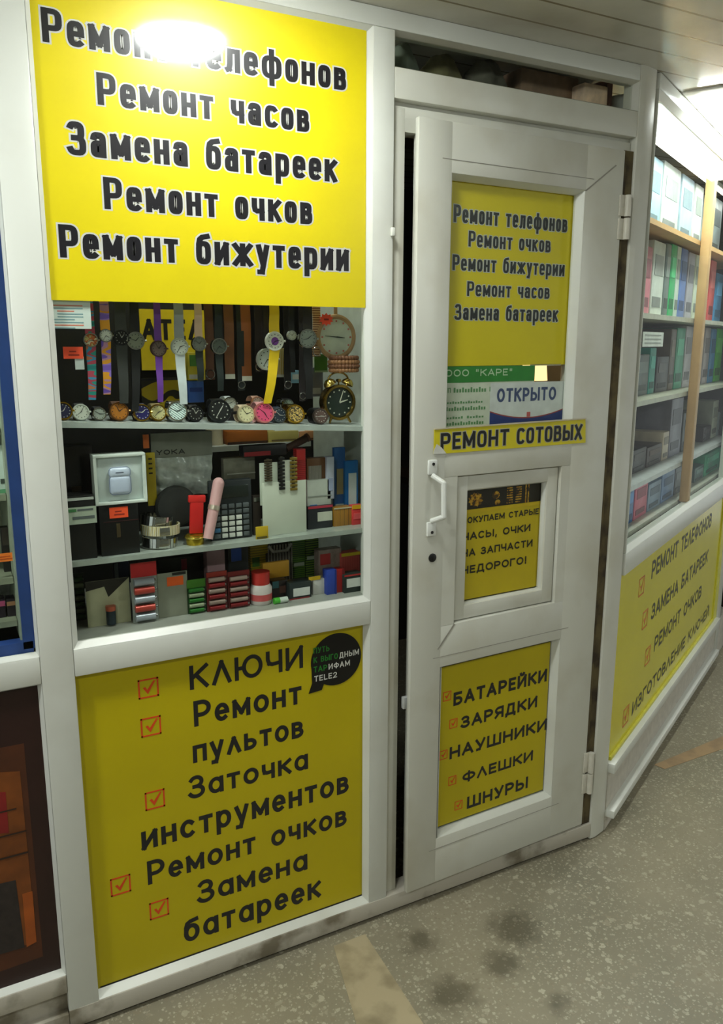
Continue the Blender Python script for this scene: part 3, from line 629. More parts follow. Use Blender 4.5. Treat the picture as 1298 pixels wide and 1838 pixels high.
silv = M((190, 196, 186), .3, .3, .1); wdial = M((214, 220, 212), .4); gdial = M((136, 142, 126), .4, .2)
# (face, radius, strap width, strap end, straps, dial, case, label)
for a in (
 ((-0.1420,1.5030), .0150, .019, (-0.1460,1.3840), teal, teal, multi([(206, 190, 120), (200, 110, 60), (220, 214, 180)], 90), CHROME, 'wristwatch with teal and pink printed strap hanging beside the white price sheet'),
 ((-0.1120,1.5120), .0135, .019, (-0.1160,1.3940), lil, lil, wdial, CHROME, 'wristwatch with lilac printed strap and small white face'),
 ((-0.0810,1.5080), .0160, .023, (-0.0830,1.3750), gy, gy, BLACK, M((50, 50, 52), .3, .6), 'wristwatch with black face and wide dark grey strap'),
 ((-0.0530,1.5020), .0190, .019, (-0.0610,1.3580), bk, bk, gdial, CHROME, 'large grey faced wristwatch on a long black strap'),
 ((-0.0060,1.4860), .0170, .015, (-0.0070,1.3750), pur, pur, M((120, 104, 96), .3, .3), M((96, 74, 72), .3, .7), 'wristwatch with purple strap and brownish face'),
 ((0.0390,1.4900), .0185, .021, (0.0430,1.3690), clr, wht, wdial, silv, 'white wristwatch whose upper strap is clear grey'),
 ((0.0810,1.4960), .0160, .017, (0.0820,1.4170), L_((208, 178, 156)), drk, M((160, 166, 158), .25, .7), CHROME, 'silver wristwatch with peach upper strap'),
 ((0.1250,1.4910), .0180, .017, (0.1260,1.3950), drk, drk, M((120, 130, 122), .25, .6), CHROME, 'silver rimmed wristwatch with dark green strap'),
 ((0.2520,1.5020), .0215, .024, (0.2320,1.3650), ylw, ylw, M((220, 222, 210), .4), M((222, 224, 214), .3), 'white wristwatch on a long bright yellow strap'),
 ((0.2430,1.4620), .0250, .018, (0.2470,1.4330), dkb, dkb, M((196, 208, 206), .35), silv, 'pale round watch half hidden behind the yellow strap'),
 ((0.3350,1.5080), .0225, .022, (0.3380,1.3720), dkb, bk, M((168, 178, 172), .25, .5), CHROME, 'silver faced wristwatch on a black strap near the right side'),
 ((0.3040,1.5150), .0110, .014, (0.3060,1.4320), bk, bk, wdial, silv, 'small watch hanging behind and right of the yellow one')):
    (x, z), r, sw, (xb, zb), s1, s2, di, ca, lb = a; y = .098 if 'half hidden' in lb or 'hanging behind' in lb else (.074 if 'yellow' in lb else .08)
    t = hang(x, z, y, r, sw, xb, zb, s1, s2, di, ca, lb, PALE if 'black face' in lb else None)
    if 'bright yellow' in lb: B().lathe([(.009, .0023), (.0085, .0027), (.0004, .0027)], n=20).out('centre', M((120, 60, 150), .4), t)
# bare straps behind the watches
GS = 'loose watch straps hanging in the watch window'
for i, (x0, x1, z0, z1, c, lb) in enumerate(((0.1070,0.1260,1.4180,1.5730, (92, 56, 36), 'brown leather strap hanging behind the silver watches'), (0.1510,0.1730,1.4290,1.5740, (124, 76, 46), 'tan leather strap with a pale tip'),
   (0.1900,0.2130,1.4240,1.5170, (150, 84, 40), 'orange brown strap with a pale tip'), (0.1800,0.1960,1.3930,1.5750, (22, 30, 30), 'dark strap between the two brown ones'), (0.2230,0.2410,1.4330,1.5760, (40, 28, 26), 'dark brown strap left of the yellow watch'),
   (0.2930,0.3100,1.3910,1.5770, (26, 22, 24), 'black strap right of the yellow watch'), (0.3310,0.3460,1.3640,1.5780, (34, 26, 30), 'black strap left of the silver faced watch'), (0.3660,0.3860,1.4670,1.5490, (140, 96, 66), 'striped copper strap beside the round clock'))):
    t = thing('watch_strap', lb, 'strap', ((x0 + x1) / 2, .12, z0), 0, GS); w_ = x1 - x0; hgt = 1.598 - z0
    B().strip([(0, .002 * math.sin(k), hgt * k / 8) for k in range(9)], w_, .0025).out('leather_band', L_(c, var=.2) if i != 7 else stripes((120, 74, 46), (206, 170, 130), 60, 'Z'), t)
    if i in (1, 2): B().box(-w_ / 2, w_ / 2, -.002, .002, -.010, .0005).out('pale_tip', L_((206, 206, 196)), t)
    else: B().ring((0, -.002, .012), w_ * .5, .0012, n=16, m=6).out('buckle', CHROME, t)

# watches standing on the shelf, bands looped behind the face
GL = 'wristwatches lying in a row on the glass shelf'
def lie(x, r, y, dial, case, band, label, hand=None, bw=None, lift=0.0):
    t = thing('wristwatch', label, 'watch', (x, y, S1(x) + lift), 0, GL); bw = bw or r * 1.1
    path = [(0, .026 - .026 * math.cos(a), r * .98 + r * .96 * math.sin(a)) for a in [math.radians(-168 + 336 * k / 22) for k in range(23)]]
    path = [(p[0], p[1], max(p[2], .0015)) for p in path]
    B().strip(path, bw, .0022).out('band', band, t)
    face_parts(t, r, case, dial, hand or INK, math.radians(16), (0, -.004, r * 1.02)); return t
rose = M((196, 140, 110), .3, .7)
for px, r, y, di, ca, ba, lb in (
  ((-0.2030,1.3600), .0185, .09, M((40, 40, 70), .3, .3), GOLD, GOLD, 'gold watch with dark face at the left end of the shelf'),
  ((-0.1690,1.3570), .0170, .09, M((190, 194, 180), .4), silv, gy, 'pale faced watch second from the left on the shelf'),
  ((-0.1330,1.3530), .0140, .09, M((160, 168, 158), .3, .3), CHROME, bk, 'small silver watch third from the left on the shelf'),
  ((-0.0930,1.3530), .0200, .09, M((184, 116, 40), .35, .4), M((130, 84, 40), .3, .8), L_((96, 58, 34)), 'watch with orange bronze face on the shelf'),
  ((-0.0460,1.3510), .0185, .09, M((30, 28, 80), .3), GOLD, L_((24, 24, 50)), 'watch with navy blue face and gold rim'),
  ((-0.0100,1.3480), .0185, .10, M((186, 180, 130), .35, .2), GOLD, L_((150, 130, 80)), 'cream faced watch with gold rim on the shelf'),
  ((0.0290,1.3490), .0225, .09, stripes((120, 150, 144), (214, 224, 220), 90, 'DIAGONAL', .25), CHROME, STEEL, 'large silver watch with a ribbed face'),
  ((0.0720,1.3430), .0180, .10, BLACK, M((30, 30, 32), .3, .5), bk, 'small black watch right of the ribbed silver watch'),
  ((0.1240,1.3430), .0260, .09, M((24, 26, 26), .3), M((40, 42, 42), .3, .6), bk, 'biggest black watch standing on the shelf'),
  ((0.1850,1.3370), .0200, .09, M((196, 190, 150), .4), M((190, 176, 140), .35, .4), L_((196, 176, 150)), 'beige watch left of the pink one'),
  ((0.2260,1.3380), .0240, .085, M((206, 70, 110), .4), M((206, 120, 120), .3, .5), L_((210, 150, 150)), 'watch with a bright pink face'),
  ((0.2710,1.3390), .0180, .105, M((36, 48, 60), .3), M((80, 86, 90), .3, .6), L_((30, 40, 56)), 'dark blue watch behind and right of the pink one'),
  ((0.3050,1.3400), .0225, .09, multi([(120, 96, 50), (196, 166, 90), (70, 60, 40)], 160, .3), GOLD, BRASS, 'gold watch with an open worked face'),
  ((0.3690,1.3300), .0185, .09, M((76, 52, 44), .35), M((70, 56, 50), .3, .6), bk, 'brown faced watch left of the alarm clock')):
    x, z = px; lie(x, r, y, di, ca, ba, lb, PALE if any(q in lb for q in ('black watch', 'dark', 'navy', 'brown faced')) else None)
for px, r, di, ca, ba, lb in (
  ((0.1740,1.3720), .0150, wdial, CHROME, wht, 'small silver watch raised behind the biggest black watch'),
  ((0.2420,1.3800), .0165, M((214, 196, 180), .4), rose, L_((206, 160, 140)), 'rose gold watch raised behind the pink one'),
  ((0.3180,1.3780), .0150, M((150, 170, 160), .3), CHROME, STEEL, 'small steel watch raised behind the open worked gold one')):
    x, z = px; t = lie(x, r, .165, di, ca, ba, lb, lift=.024)
    B().box(-.016, .016, -.012, .03, -.024, .0005, .002).out('cushion', L_((40, 36, 40)), t)

# twin bell alarm clock, brass
ax, az = 0.4250,1.3530
r = .043; zc = r + .006; t = thing('alarm_clock', 'brass twin bell alarm clock at the right end of the shelf', 'clock', (ax, .105, S1(ax) + .003))
B().lathe([(r * .8, -.03), (r * .96, -.02), (r * .98, 0), (r, .006), (r * .97, .010), (r * .84, .010), (r * .80, .005)], (0, 0, zc), 36).out('body', BRASS, t)
B().lathe([(r * .82, .005), (.0005, .0055)], (0, 0, zc), 36).out('dial', M((28, 40, 34), .3), t)
b = B()
for k in range(12):
    a = 2 * PI * k / 12; x_, z_ = .66 * r * math.cos(a), zc + .66 * r * math.sin(a); b.box(x_ - .0016, x_ + .0016, -.0066, -.0060, z_ - .0016, z_ + .0016)
b.out('hour_marks', M((190, 190, 170), .4), t)
hb = hands(B(), r * .95, -.007, 75, 20); bmesh.ops.translate(hb.bm, verts=hb.bm.verts[:], vec=(0, 0, zc)); hb.out('hands', M((200, 200, 180), .4), t)
for sx in (-1, 1):
    B().lathe([(.0005, .0135), (.008, .0125), (.0135, .007), (.0155, 0), (.014, 0), (.001, .010)], (0, 0, 0), 24, 'Z').turn(sx * math.radians(28), 'Y').add(bmesh.new()).out('bell', M((214, 186, 96), .2, 1), t).location = (sx * r * .52, -.002, zc + r * .98)
    B().cyl((sx * r * .45, -.002, zc + r * .8), (sx * r * .54, -.002, zc + r * 1.06), .0022).out('bell_post', BRASS, t)
    B().cyl((sx * r * .5, -.006, zc - r * .8), (sx * r * .66, -.010, .0005), .0035, .0025).out('foot', BRASS, t)
B().tube([(r * .62 * math.cos(a), 0, zc + r * 1.22 + r * .42 * math.sin(a)) for a in [PI * k / 10 for k in range(11)]], .0022).out('carry_handle', BRASS, t)
B().cyl((0, -.002, zc + r * .9), (0, -.002, zc + r * 1.2), .0018).cyl((0, -.008, zc + r * 1.2), (0, .004, zc + r * 1.2), .004).out('hammer', BRASS, t)
# braided bracelets lying on the clock handle
bx, bz = 0.4400,1.4350
t = thing('braided_bracelet', 'stack of brown braided bracelet turns above the alarm clock', 'bracelet', (bx, .105, S1(ax) + zc + r * 1.69), 0)
for k in range(4):
    b = B(); n = 26; R0 = .036 - .002 * abs(k - 1.5)
    for j in range(n):
        a = 2 * PI * j / n; b.ball((R0 * math.cos(a), R0 * .7 * math.sin(a), .006 + .0095 * k), .0062, .0050, .0056, 8)
    b.out('braid', L_((118, 74, 46) if k % 2 else (150, 104, 66)), t)
# round pale clock with a tan rim hanging at the right, and the price tags
kx, kz = 0.4270,1.5120
t = thing('wall_clock', 'pale round clock with a tan rim hanging at the top right of the watch window', 'clock', (kx, .12, kz))
B().ring((0, 0, 0), .047, .006, n=40, sq=.8).out('rim', M((176, 140, 100), .45), t)
B().lathe([(.047, -.006), (.047, .001), (.0005, .002)], n=40).out('dial', M((196, 204, 190), .5), t)
b = B()
for k in range(12):
    a = 2 * PI * k / 12; b.box(.037 * math.cos(a) - .002, .037 * math.cos(a) + .002, -.0026, -.002, .037 * math.sin(a) - .002, .037 * math.sin(a) + .002)
b.out('hour_marks', M((196, 110, 100), .5), t); hands(B(), .04, -.003, 95, -85).out('hands', M((60, 66, 60), .5), t)
B().box(-.004, .004, .0, .004, .05, 1.599 - kz).out('hanger', M((176, 140, 100), .45), t)
fx, fz = 0.3960,1.5520; b = B(); pts = []
for k in range(20):
    a = 2 * PI * k / 20; q = .0185 * (1 if k % 2 else .72); pts.append((q * math.cos(a), q * .8 * math.sin(a)))
b.prism(pts, -.0006, .0006); o = b.out('price_tag', M((240, 76, 50), .6), None, False); o.location = (fx, .108, fz); tag(o, 'red star shaped price tag stuck on the pale round clock', 'price tag')
B().box(-.006, .006, -.0010, -.0007, -.002, .002).out('price_marks', M((140, 30, 20), .6), o, False)
def price(x0, x1, z0, z1, y, col, label, mark=(150, 40, 20), tail=None):
    o = B().box(x0, x1, y, y + .0012, z0, z1).out('price_tag', M(col, .6, 0, .03), None, False); tag(o, label, 'price tag')
    w_, h_ = x1 - x0, z1 - z0
    b = B(); b.box(x0 + w_ * .25, x0 + w_ * .8, y - .0004, y, z0 + h_ * .25, z0 + h_ * .38); b.box(x0 + w_ * .3, x0 + w_ * .65, y - .0004, y, z0 + h_ * .55, z0 + h_ * .66); b.out('price_marks', M(mark, .6), o, False); return o
price(-0.2000,-0.1630,1.4670,1.4900, .05, (246, 84, 48), 'orange price tag in the dark left side beside the teal strapped watch')
x0, x1, z0, z1 = -0.1790,-0.1620,1.4460,1.4710
tag(B().box(x0, x1, .052, .0535, z0, z1).out('paper_tag', M((196, 206, 204), .6), None, False), 'small white paper tag under the orange price tag', 'price tag')
price(-0.1300,-0.0920,1.1390,1.1620, .0595, (246, 84, 40), 'orange price tag on the black box under the boxed earphones')
# white price sheet under the big sign
x0, x1, z0, z1 = -0.2530,-0.1490,1.5240,1.5720
t = tag(B().box(-.2285, x1, .0205, .0215, z0, z1 + .004).out('price_sheet', M((204, 212, 208), .6, 0, .02), None, False), 'white printed sheet under the left corner of the big yellow sign', 'notice')
b, c = B(), B(); wd = x1 + .2285
for k in range(9):
    z = z1 - .004 - .0052 * k; q = (c if k in (0, 2, 7) else b); q.box(-.222 + (.012 if k in (2, 3, 4) else 0), -.2285 + wd * (.82 - .2 * (k % 3 == 2)), .0202, .0205, z - .0022, z)
b.out('blue_lines', M((120, 150, 156), .6), t, False); c.out('red_lines', M((206, 120, 100), .6), t, False)

# yellow posters and packets deeper in the kiosk
x0, x1, z0, z1 = 0.0320,0.2000,1.4310,1.5780
t = tag(B().box(x0, x1, .40, .404, z0, z1).out('poster', M((214, 186, 20), .5), None, False), 'yellow poster with black capitals inside the kiosk behind the hanging watches', 'poster')
b = B(); zt = z0 + (z1 - z0) * .50; glyphs(b, 'АТЕЛЬЕ', x0 + .004, x1 + .06, zt, .050, .3995, .2); b.out('lettering', INK, t, False)
x0, x1, z0, z1 = 0.0330,0.1280,1.3250,1.4110
t = tag(B().box(x0, x1, .42, .424, z0, z1).out('poster', multi([(206, 180, 24), (40, 36, 24), (190, 166, 30)], 14, .5), None, False), 'lower yellow and black poster inside the kiosk', 'poster')
B().box(x0, x1, .4193, .4198, z1 - .006, z1).out('border', INK, t, False)
def pack(nm, lb, cat, bx, y, d, col, base=None, group=None, rz=0.0, loc=None, bev=.001, parts=()):
    """a packet: body plus printed or fitted parts given as (name, colour, x0, x1, z0, z1) in shares of its front"""
    x0, x1, z0, z1 = bx
    if base is not None: z0 = base
    t = thing(nm, lb, cat, ((x0 + x1) / 2, y, z0), rz, group); w_, h_ = x1 - x0, z1 - z0
    B().box(-w_ / 2, w_ / 2, 0, d, 0, h_, min(bev, d * .3)).out('body', col if not isinstance(col, tuple) else M(col, .45), t)
    for n_, c_, a0, a1, b0, b1 in parts:
        B().box(-w_ / 2 + a0 * w_, -w_ / 2 + a1 * w_, -.0012, -.0001, b0 * h_, b1 * h_).out(n_, c_ if not isinstance(c_, tuple) else M(c_, .5), t, False)
    return t
pack('packet', 'yellow packet with a green disc behind the silver watches', 'packet', (0.0900,0.1300,1.4140,1.4770), .20, .02, (206, 190, 60), None, parts=(('green_disc', (90, 150, 70), .1, .8, .5, .9), ('white_foot', (204, 204, 196), .05, .8, .05, .2)))
pack('packet', 'blue packet low behind the white watch', 'packet', (0.0880,0.1250,1.3630,1.4120), .20, .02, (50, 90, 170), None, parts=(('band', (30, 60, 130), .1, .9, .5, .7),))
pack('card', 'striped cream card behind the yellow strap', 'card', (0.2910,0.3240,1.4250,1.4860), .16, .004, stripes((176, 150, 70), (206, 196, 150), 70), None, parts=(('white_foot', (200, 204, 200), -.4, 1.0, -.1, .0),))
pack('packet', 'light blue packet right of the yellow strap', 'packet', (0.3250,0.3520,1.4040,1.4340), .16, .01, (130, 180, 206), None, parts=(('label', (206, 214, 214), .2, .8, .3, .7),))
pack('card', 'green card left of the braided bracelets', 'card', (0.3850,0.4190,1.4290,1.4720), .15, .004, (74, 120, 26), None, parts=(('pale_edge', (150, 170, 120), .0, 1, .0, .1),))
pack('packet', 'grey packet under the green card beside the brown faced watch', 'packet', (0.3730,0.4090,1.3710,1.4400), .155, .02, (110, 112, 120), None, parts=(('label', (170, 172, 170), .2, .8, .1, .3),))

# ------------------------------------------------------------------ middle shelf
x0, x1, z0, z1 = -0.1510,-0.0710,1.0510,1.1680
bt = z1
pack('gift_box', 'black box standing under the boxed earphones', 'box', (x0, x1, S2, z1), .061, .05, BLACK, S2, parts=(('gold_print', (60, 48, 24), .42, .52, .35, .62), ('red_line', (50, 14, 16), .1, 1.0, .66, .675)))
x0, x1, z0, z1 = -0.1570,-0.0510,1.1690,1.2730
t = thing('earphone_box', 'open white gift box displaying a pale earphone case', 'box', ((x0 + x1) / 2, .055, bt + .0005)); w_, h_ = x1 - x0, z1 - bt
b = B(); k = .006
b.box(-w_ / 2, w_ / 2, 0, .034, 0, k, .001); b.box(-w_ / 2, w_ / 2, 0, .034, h_ - k, h_, .001); b.box(-w_ / 2, -w_ / 2 + k, 0, .034, k, h_ - k); b.box(w_ / 2 - k, w_ / 2, 0, .034, k, h_ - k); b.box(-w_ / 2, w_ / 2, .030, .034, 0, h_)
b.out('box_wall', M((214, 222, 216), .45), t); B().box(-w_ / 2 + k, w_ / 2 - k, .010, .029, k, h_ - k, .002).out('insert', M((200, 210, 208), .5), t)
ec = thing('earphone_case', 'pale blue rounded earphone case inside the white gift box', 'case', ((x0 + x1) / 2 - .001, .052, bt + h_ * .19)); cw, ch = w_ * .42, h_ * .56
B().box(-cw / 2, cw / 2, 0, .013, 0, ch * .70, .009, 5).out('case_body', M((188, 198, 220), .3, 0, .03), ec); B().box(-cw / 2, cw / 2, 0, .013, ch * .60, ch, .009, 5).out('case_lid', M((196, 206, 226), .3, 0, .03), ec)
b = B(); b.box(-.009, .007, -.0005, -.0001, ch * .795, ch * .82); b.out('print_line', M((70, 74, 90), .5), ec, False)
x0, x1, z0, z1 = -0.2170,-0.1580,1.1360,1.1710
t = tag(B().box(x0, x1, .048, .050, z0, z1).out('price_card', M((178, 190, 172), .6), None, False), 'pale handwritten card left of the black box', 'card')
b = B(); b.box(x0 + .004, x0 + .02, .0474, .048, z1 - .009, z1 - .003); b.out('green_writing', M((70, 130, 80), .6), t, False)
b = B(); b.box(x0 + .022, x1 - .006, .0474, .048, z1 - .008, z1 - .004); b.box(x0 + .012, x1 - .004, .0474, .048, z0 + .010, z0 + .016); b.out('grey_writing', M((96, 104, 104), .6), t, False)
pack('case', 'dark plastic case behind the handwritten card', 'case', (-0.2250,-0.1600,1.0620,1.1930), .0575, .05, (18, 17, 16), S2, parts=(('chrome_edge', (190, 196, 190), 0, 1, .93, .97),))
pack('box', 'dark glossy box left of and above the boxed earphones', 'box', (-0.2100,-0.1430,1.1720,1.2850), .14, .05, M((30, 24, 22), .2), S2, parts=(('gold_print', (70, 52, 28), .3, .6, .55, .62),))
# metal watch bracelets in a heap
GB = 'metal watch bracelets heaped on the middle shelf'
for k, (px, lb, m_, R0, tl) in enumerate((((-0.0200,1.0730), 'silver watch bracelet lowest of the heap', CHROME, .037, .25), ((-0.0160,1.1050), 'gold and silver striped bracelet in the middle of the heap', stripes((190, 170, 90), (220, 220, 210), 120, 'X', .2), .041, .12), ((-0.0230,1.1300), 'steel bracelet on top of the heap', CHROME, .034, .5))):
    x, z = px; t = thing('watch_bracelet', lb, 'bracelet', (x, .095 + .006 * k, [S2, S2 + .027, S2 + .046][k]), 0, GB)
    n = 30; b = B()
    for j in range(n):
        a = 2 * PI * j / n; tb = bmesh.new(); bmesh.ops.create_cube(tb, size=1)
        b.add(tb, Matrix.Translation((R0 * math.cos(a), R0 * .9 * math.sin(a), .0125)) @ Matrix.Rotation(a, 4, 'Z') @ Matrix.Diagonal((.003, R0 * .19, .021, 1)))
    bmesh.ops.rotate(b.bm, verts=b.bm.verts[:], cent=(0, 0, .012), matrix=Matrix.Rotation(tl * .3, 3, 'Y')); b.out('links', m_, t, False)
    B().box(-.011, .011, -R0 * .9 - .004, -R0 * .9 - .001, .004, .021, .001).out('clasp', CHROME, t)
# grey plastic bag with a dark round pad in front
x0, x1, z0, z1 = -0.0190,0.1200,1.1600,1.3030
t = thing('plastic_bag', 'crumpled clear grey plastic bag hanging below the watch shelf', 'bag', ((x0 + x1) / 2, .14, z0)); w_, h_ = x1 - x0, z1 - z0
tb = bmesh.new(); bmesh.ops.create_grid(tb, x_segments=22, y_segments=22, size=.5)
for v in tb.verts:
    u, q = v.co.x, v.co.y; v.co = Vector((u * w_ * (1 - .12 * max(0, -q)), .006 * math.sin(u * 19 + q * 7) * (.5 - q) - .006 * math.cos(q * 23 + u * 5) * (.5 - q), (q + .5) * h_))
bmesh.ops.solidify(tb, geom=tb.faces[:], thickness=.0012); B().add(tb).out('film', M((186, 194, 188), .2, 0, .25, 60), t)
B().box(-w_ * .5, w_ * .5, -.004, .003, h_ * .62, h_, .001).out('header', M((128, 132, 122), .4), t)
b = B(); glyphs(b, 'YОКА', -w_ * .42, w_ * .04, h_ * .665, .011, -.0046, .2); b.out('lettering', INK, t, False)
x, z = 0.0250,1.1800; pd = thing('round_pad', 'dark round pad leaning in front of the plastic bag', 'pad', (x, .115, S2 + .03)); rr = .046
b = B().lathe([(rr, -.008), (rr * 1.02, 0), (rr * .9, .006), (rr * .5, .009), (.001, .010)], (0, 0, .052), 32).out('pad', M((44, 46, 44), .6), pd)
B().ring((0, -.005, .052), rr * .72, .002, n=32).out('piping', M((30, 32, 30), .6), pd)
pack('tape_measure', 'yellow strip with dark marks between earphone box and plastic bag', 'strip', (-0.0350,-0.0150,1.1460,1.2640), .12, .003, (196, 172, 30), None, parts=tuple(('mark', (60, 50, 20), .25, .65, .60 + .09 * k, .63 + .09 * k) for k in range(4)))
pack('label', 'orange label at the top corner of the plastic bag', 'label', (-0.0380,-0.0250,1.2730,1.3030), .125, .002, (214, 110, 50), None)
# red lighter, gold cap, pink pen
x, z = 0.0580,1.1250
t = thing('keyring_tag', 'red plastic key tag standing in a gold cap', 'key tag', (x, .08, S2 + .024), 0)
B().box(-.015, .015, -.004, .004, 0, .086, .002).turn(.06, 'Y').out('tag_body', M((206, 36, 34), .4), t); B().box(-.019, .019, -.005, .005, .070, .086, .002).turn(.06, 'Y').out('tag_head', M((216, 44, 40), .4), t)
t = thing('gold_cap', 'ribbed gold cap under the red key tag', 'cap', (x - .003, .08, S2), 0)
B().lathe([(.019, 0), (.020, .010), (.019, .022), (.001, .0235)], n=30, axis='Z').out('cap_body', M((176, 150, 40), .25, .8), t); B().ring((0, 0, .017), .0205, .003, 'Z', 30).out('ribbed_rim', M((206, 184, 80), .2, .9), t)
x0, z0 = 0.0780,1.0920; x1, z1 = 0.1130,1.1920
t = thing('pink_pen', 'thick pale pink pen leaning on the calculator', 'pen', (x0, .058, S2 + .014)); dx, dz = x1 - x0, z1 - S2 - .014
B().cyl((0, .0, .0), (dx, .02, dz), .011, .013).ball((dx, .02, dz), .013).out('barrel', M((206, 160, 160), .35), t)
B().cyl((dx * .52, .0104, dz * .52), (dx * .60, .012, dz * .60), .0135).out('ornament', M((190, 176, 160), .3, .6), t)
# calculator
x0, x1, z0, z1 = 0.0900,0.1900,1.0510,1.1960
t = thing('calculator', 'large black calculator with white keys standing on the middle shelf', 'calculator', ((x0 + x1) / 2 + .003, .085, S2)); w_, h_ = x1 - x0, z1 - S2
ob = B().box(-w_ / 2, w_ / 2, 0, .016, 0, h_, .003).out('body', M((26, 32, 34), .4), t)
B().box(-w_ * .42, w_ * .42, -.001, .002, h_ * .70, h_ * .90, .001).out('display', M((34, 40, 36), .15), t)
for r_ in range(6):
    for c_ in range(5):
        x = -w_ * .42 + w_ * .172 * c_; z = h_ * .04 + h_ * .098 * r_
        wh_ = 1 <= c_ <= 3 and r_ < 4
        B().box(x + .001, x + w_ * .145, -.004, .001, z, z + h_ * .072, .0012).out('key', M((214, 216, 208), .4) if wh_ else (M((60, 110, 150), .4) if (c_, r_) == (0, 1) else M((84, 90, 92), .4)), t)
# white display card with three strips of bracelets
x0, x1, z0, z1 = 0.2150,0.3250,1.0540,1.1800
t = thing('display_card', 'white card stand with three narrow bracelets fixed at its top', 'card', ((x0 + x1) / 2, .075, S2)); w_, h_ = x1 - x0, z1 - S2
B().box(-w_ / 2, w_ / 2, 0, .003, 0, h_ + .004, .0008).out('card_board', M((196, 202, 186), .6, 0, .03), t)
B().box(-w_ / 2 - .004, -w_ / 2 + .040, .003, .006, h_ * .6, h_ + .050, .001).out('back_card', M((190, 198, 182), .6), t); B().box(-w_ / 2 + .052, w_ / 2 - .026, .003, .006, h_ * .6, h_ + .053, .001).out('back_card', M((204, 208, 194), .6), t)
GC = 'link bracelets on the white card stand'
for x0, x1, z0, z1, m_, lb in ((0.2200,0.2390,1.1880,1.2400, M((76, 66, 50), .35, .4), 'bronze link bracelet leftmost on the white card stand'), (0.2550,0.2700,1.1660,1.2430, M((18, 18, 18), .35), 'black link bracelet in the middle of the white card stand'), (0.2830,0.3010,1.1620,1.2420, M((150, 128, 60), .3, .7), 'gold link bracelet rightmost on the white card stand')):
    g = thing('link_bracelet', lb, 'bracelet', ((x0 + x1) / 2, .0735, z0), 0, GC); n = 9; w_ = x1 - x0; h_ = z1 - z0; b = B()
    for k in range(n): b.box(-w_ / 2, w_ / 2, -.004, 0, h_ * k / n, h_ * (k + .72) / n, .001)
    b.out('links', m_, g); B().box(-w_ * .18, w_ * .18, -.0012, .001, 0, h_).out('backing_cord', M((60, 56, 46), .6), g)
# packets at the right side of the middle shelf
pack('packet', 'red ribbed packet right of the gold link bracelet', 'packet', (0.3120,0.3360,1.1790,1.2540), .10, .02, stripes((150, 24, 28), (196, 40, 40), 70, 'Z'), S2 + .06, parts=(('red_head', (206, 44, 44), 0, .9, .80, .98),))
t = pack('bead_rack', 'brown frame holding grey rods beside the red ribbed packet', 'rack', (0.3430,0.3960,1.1770,1.2280), .11, .02, (110, 72, 40), S2 + .068, parts=(('rod_bundle', stripes((90, 84, 78), (170, 166, 156), 120), .08, .72, .12, .82),))
pack('box', 'narrow pale lilac box between brown rack and blue packets', 'box', (0.3920,0.4110,1.1730,1.2300), .10, .02, (190, 196, 214), S2 + .068, parts=(('label', (160, 170, 200), .2, .8, .2, .5),))
pack('box', 'white two part box with a blue dot in the right half of the middle shelf', 'box', (0.3390,0.4020,1.1140,1.1770), .10, .03, (196, 202, 192), S2 + .032, parts=(('blue_dot', (40, 100, 170), .1, .4, .12, .3), ('lid_line', (150, 156, 148), .02, 1, .52, .55)))
pack('box', 'dark box with pink lid and white label on the middle shelf', 'box', (0.3360,0.4010,1.0490,1.1150), .09, .04, (34, 36, 42), S2, parts=(('pink_lid', (176, 50, 70), 0, 1, .9, 1.0), ('white_label', (190, 192, 176), .38, .98, .32, .72)))
pack('packet', 'tall blue packet with a beige window beside the pale side board', 'packet', (0.4260,0.4560,1.0910,1.2470), .13, .012, (44, 96, 160), S2, parts=(('beige_window', (150, 140, 100), .2, .8, .38, .72), ('white_foot', (180, 190, 180), .1, .9, .1, .25)))
pack('packet', 'blue packet with a white rounded blister next to the side board', 'packet', (0.4510,0.4870,1.0900,1.2140), .12, .012, (30, 110, 180), S2, parts=(('white_blister', (196, 206, 204), .25, .85, .1, .8),))
pack('stick_box', 'box of brown and yellow sticks on the middle shelf', 'box', (0.4050,0.4560,1.0530,1.1050), .09, .03, stripes((90, 60, 40), (196, 140, 40), 90), S2, parts=(('pale_rim', (190, 186, 160), 0, 1, .94, 1.0),))
pack('jar', 'red jar with a yellow cap at the right end of the middle shelf', 'jar', (0.4530,0.4830,1.0560,1.1080), .085, .02, (206, 60, 60), S2, parts=(('yellow_cap', (226, 170, 20), -.03, 1.03, .82, 1.02), ('label', (220, 90, 90), .1, .9, .3, .6)))
pack('holder', 'small steel holder between calculator and white card stand', 'holder', (0.1990,0.2180,1.0580,1.1530), .095, .01, (52, 44, 38), S2, parts=(('chrome_top', CHROME, .1, .9, .85, .95),))
pack('plectrum', 'yellow plastic piece lying at the foot of the card stand', 'plastic piece', (0.1900,0.2200,1.0730,1.0880), .055, .004, (190, 160, 30), S2, parts=(('dark_edge', (90, 80, 30), .05, .9, .05, .2),))
pack('wallet', 'black and red wallet lying across the top of the card stand', 'wallet', (0.1880,0.2960,1.2400,1.2650), .12, .03, (28, 26, 30), None, parts=(('red_stripe', (150, 34, 40), .02, .62, .05, .45),))
x0, z0 = 0.2990,1.2520; x1, z1 = 0.3520,1.2750
t = thing('brown_stick', 'dark brown stick slanting over the shelf behind the card stand', 'stick', (x0, .13, z0)); B().cyl((0, 0, 0), (x1 - x0, 0, z1 - z0), .009).out('shaft', L_((62, 36, 24)), t); B().cyl((x1 - x0, 0, z1 - z0), ((x1 - x0) * 1.1, 0, (z1 - z0) * 1.1), .0105).out('end_cap', L_((90, 50, 30)), t)
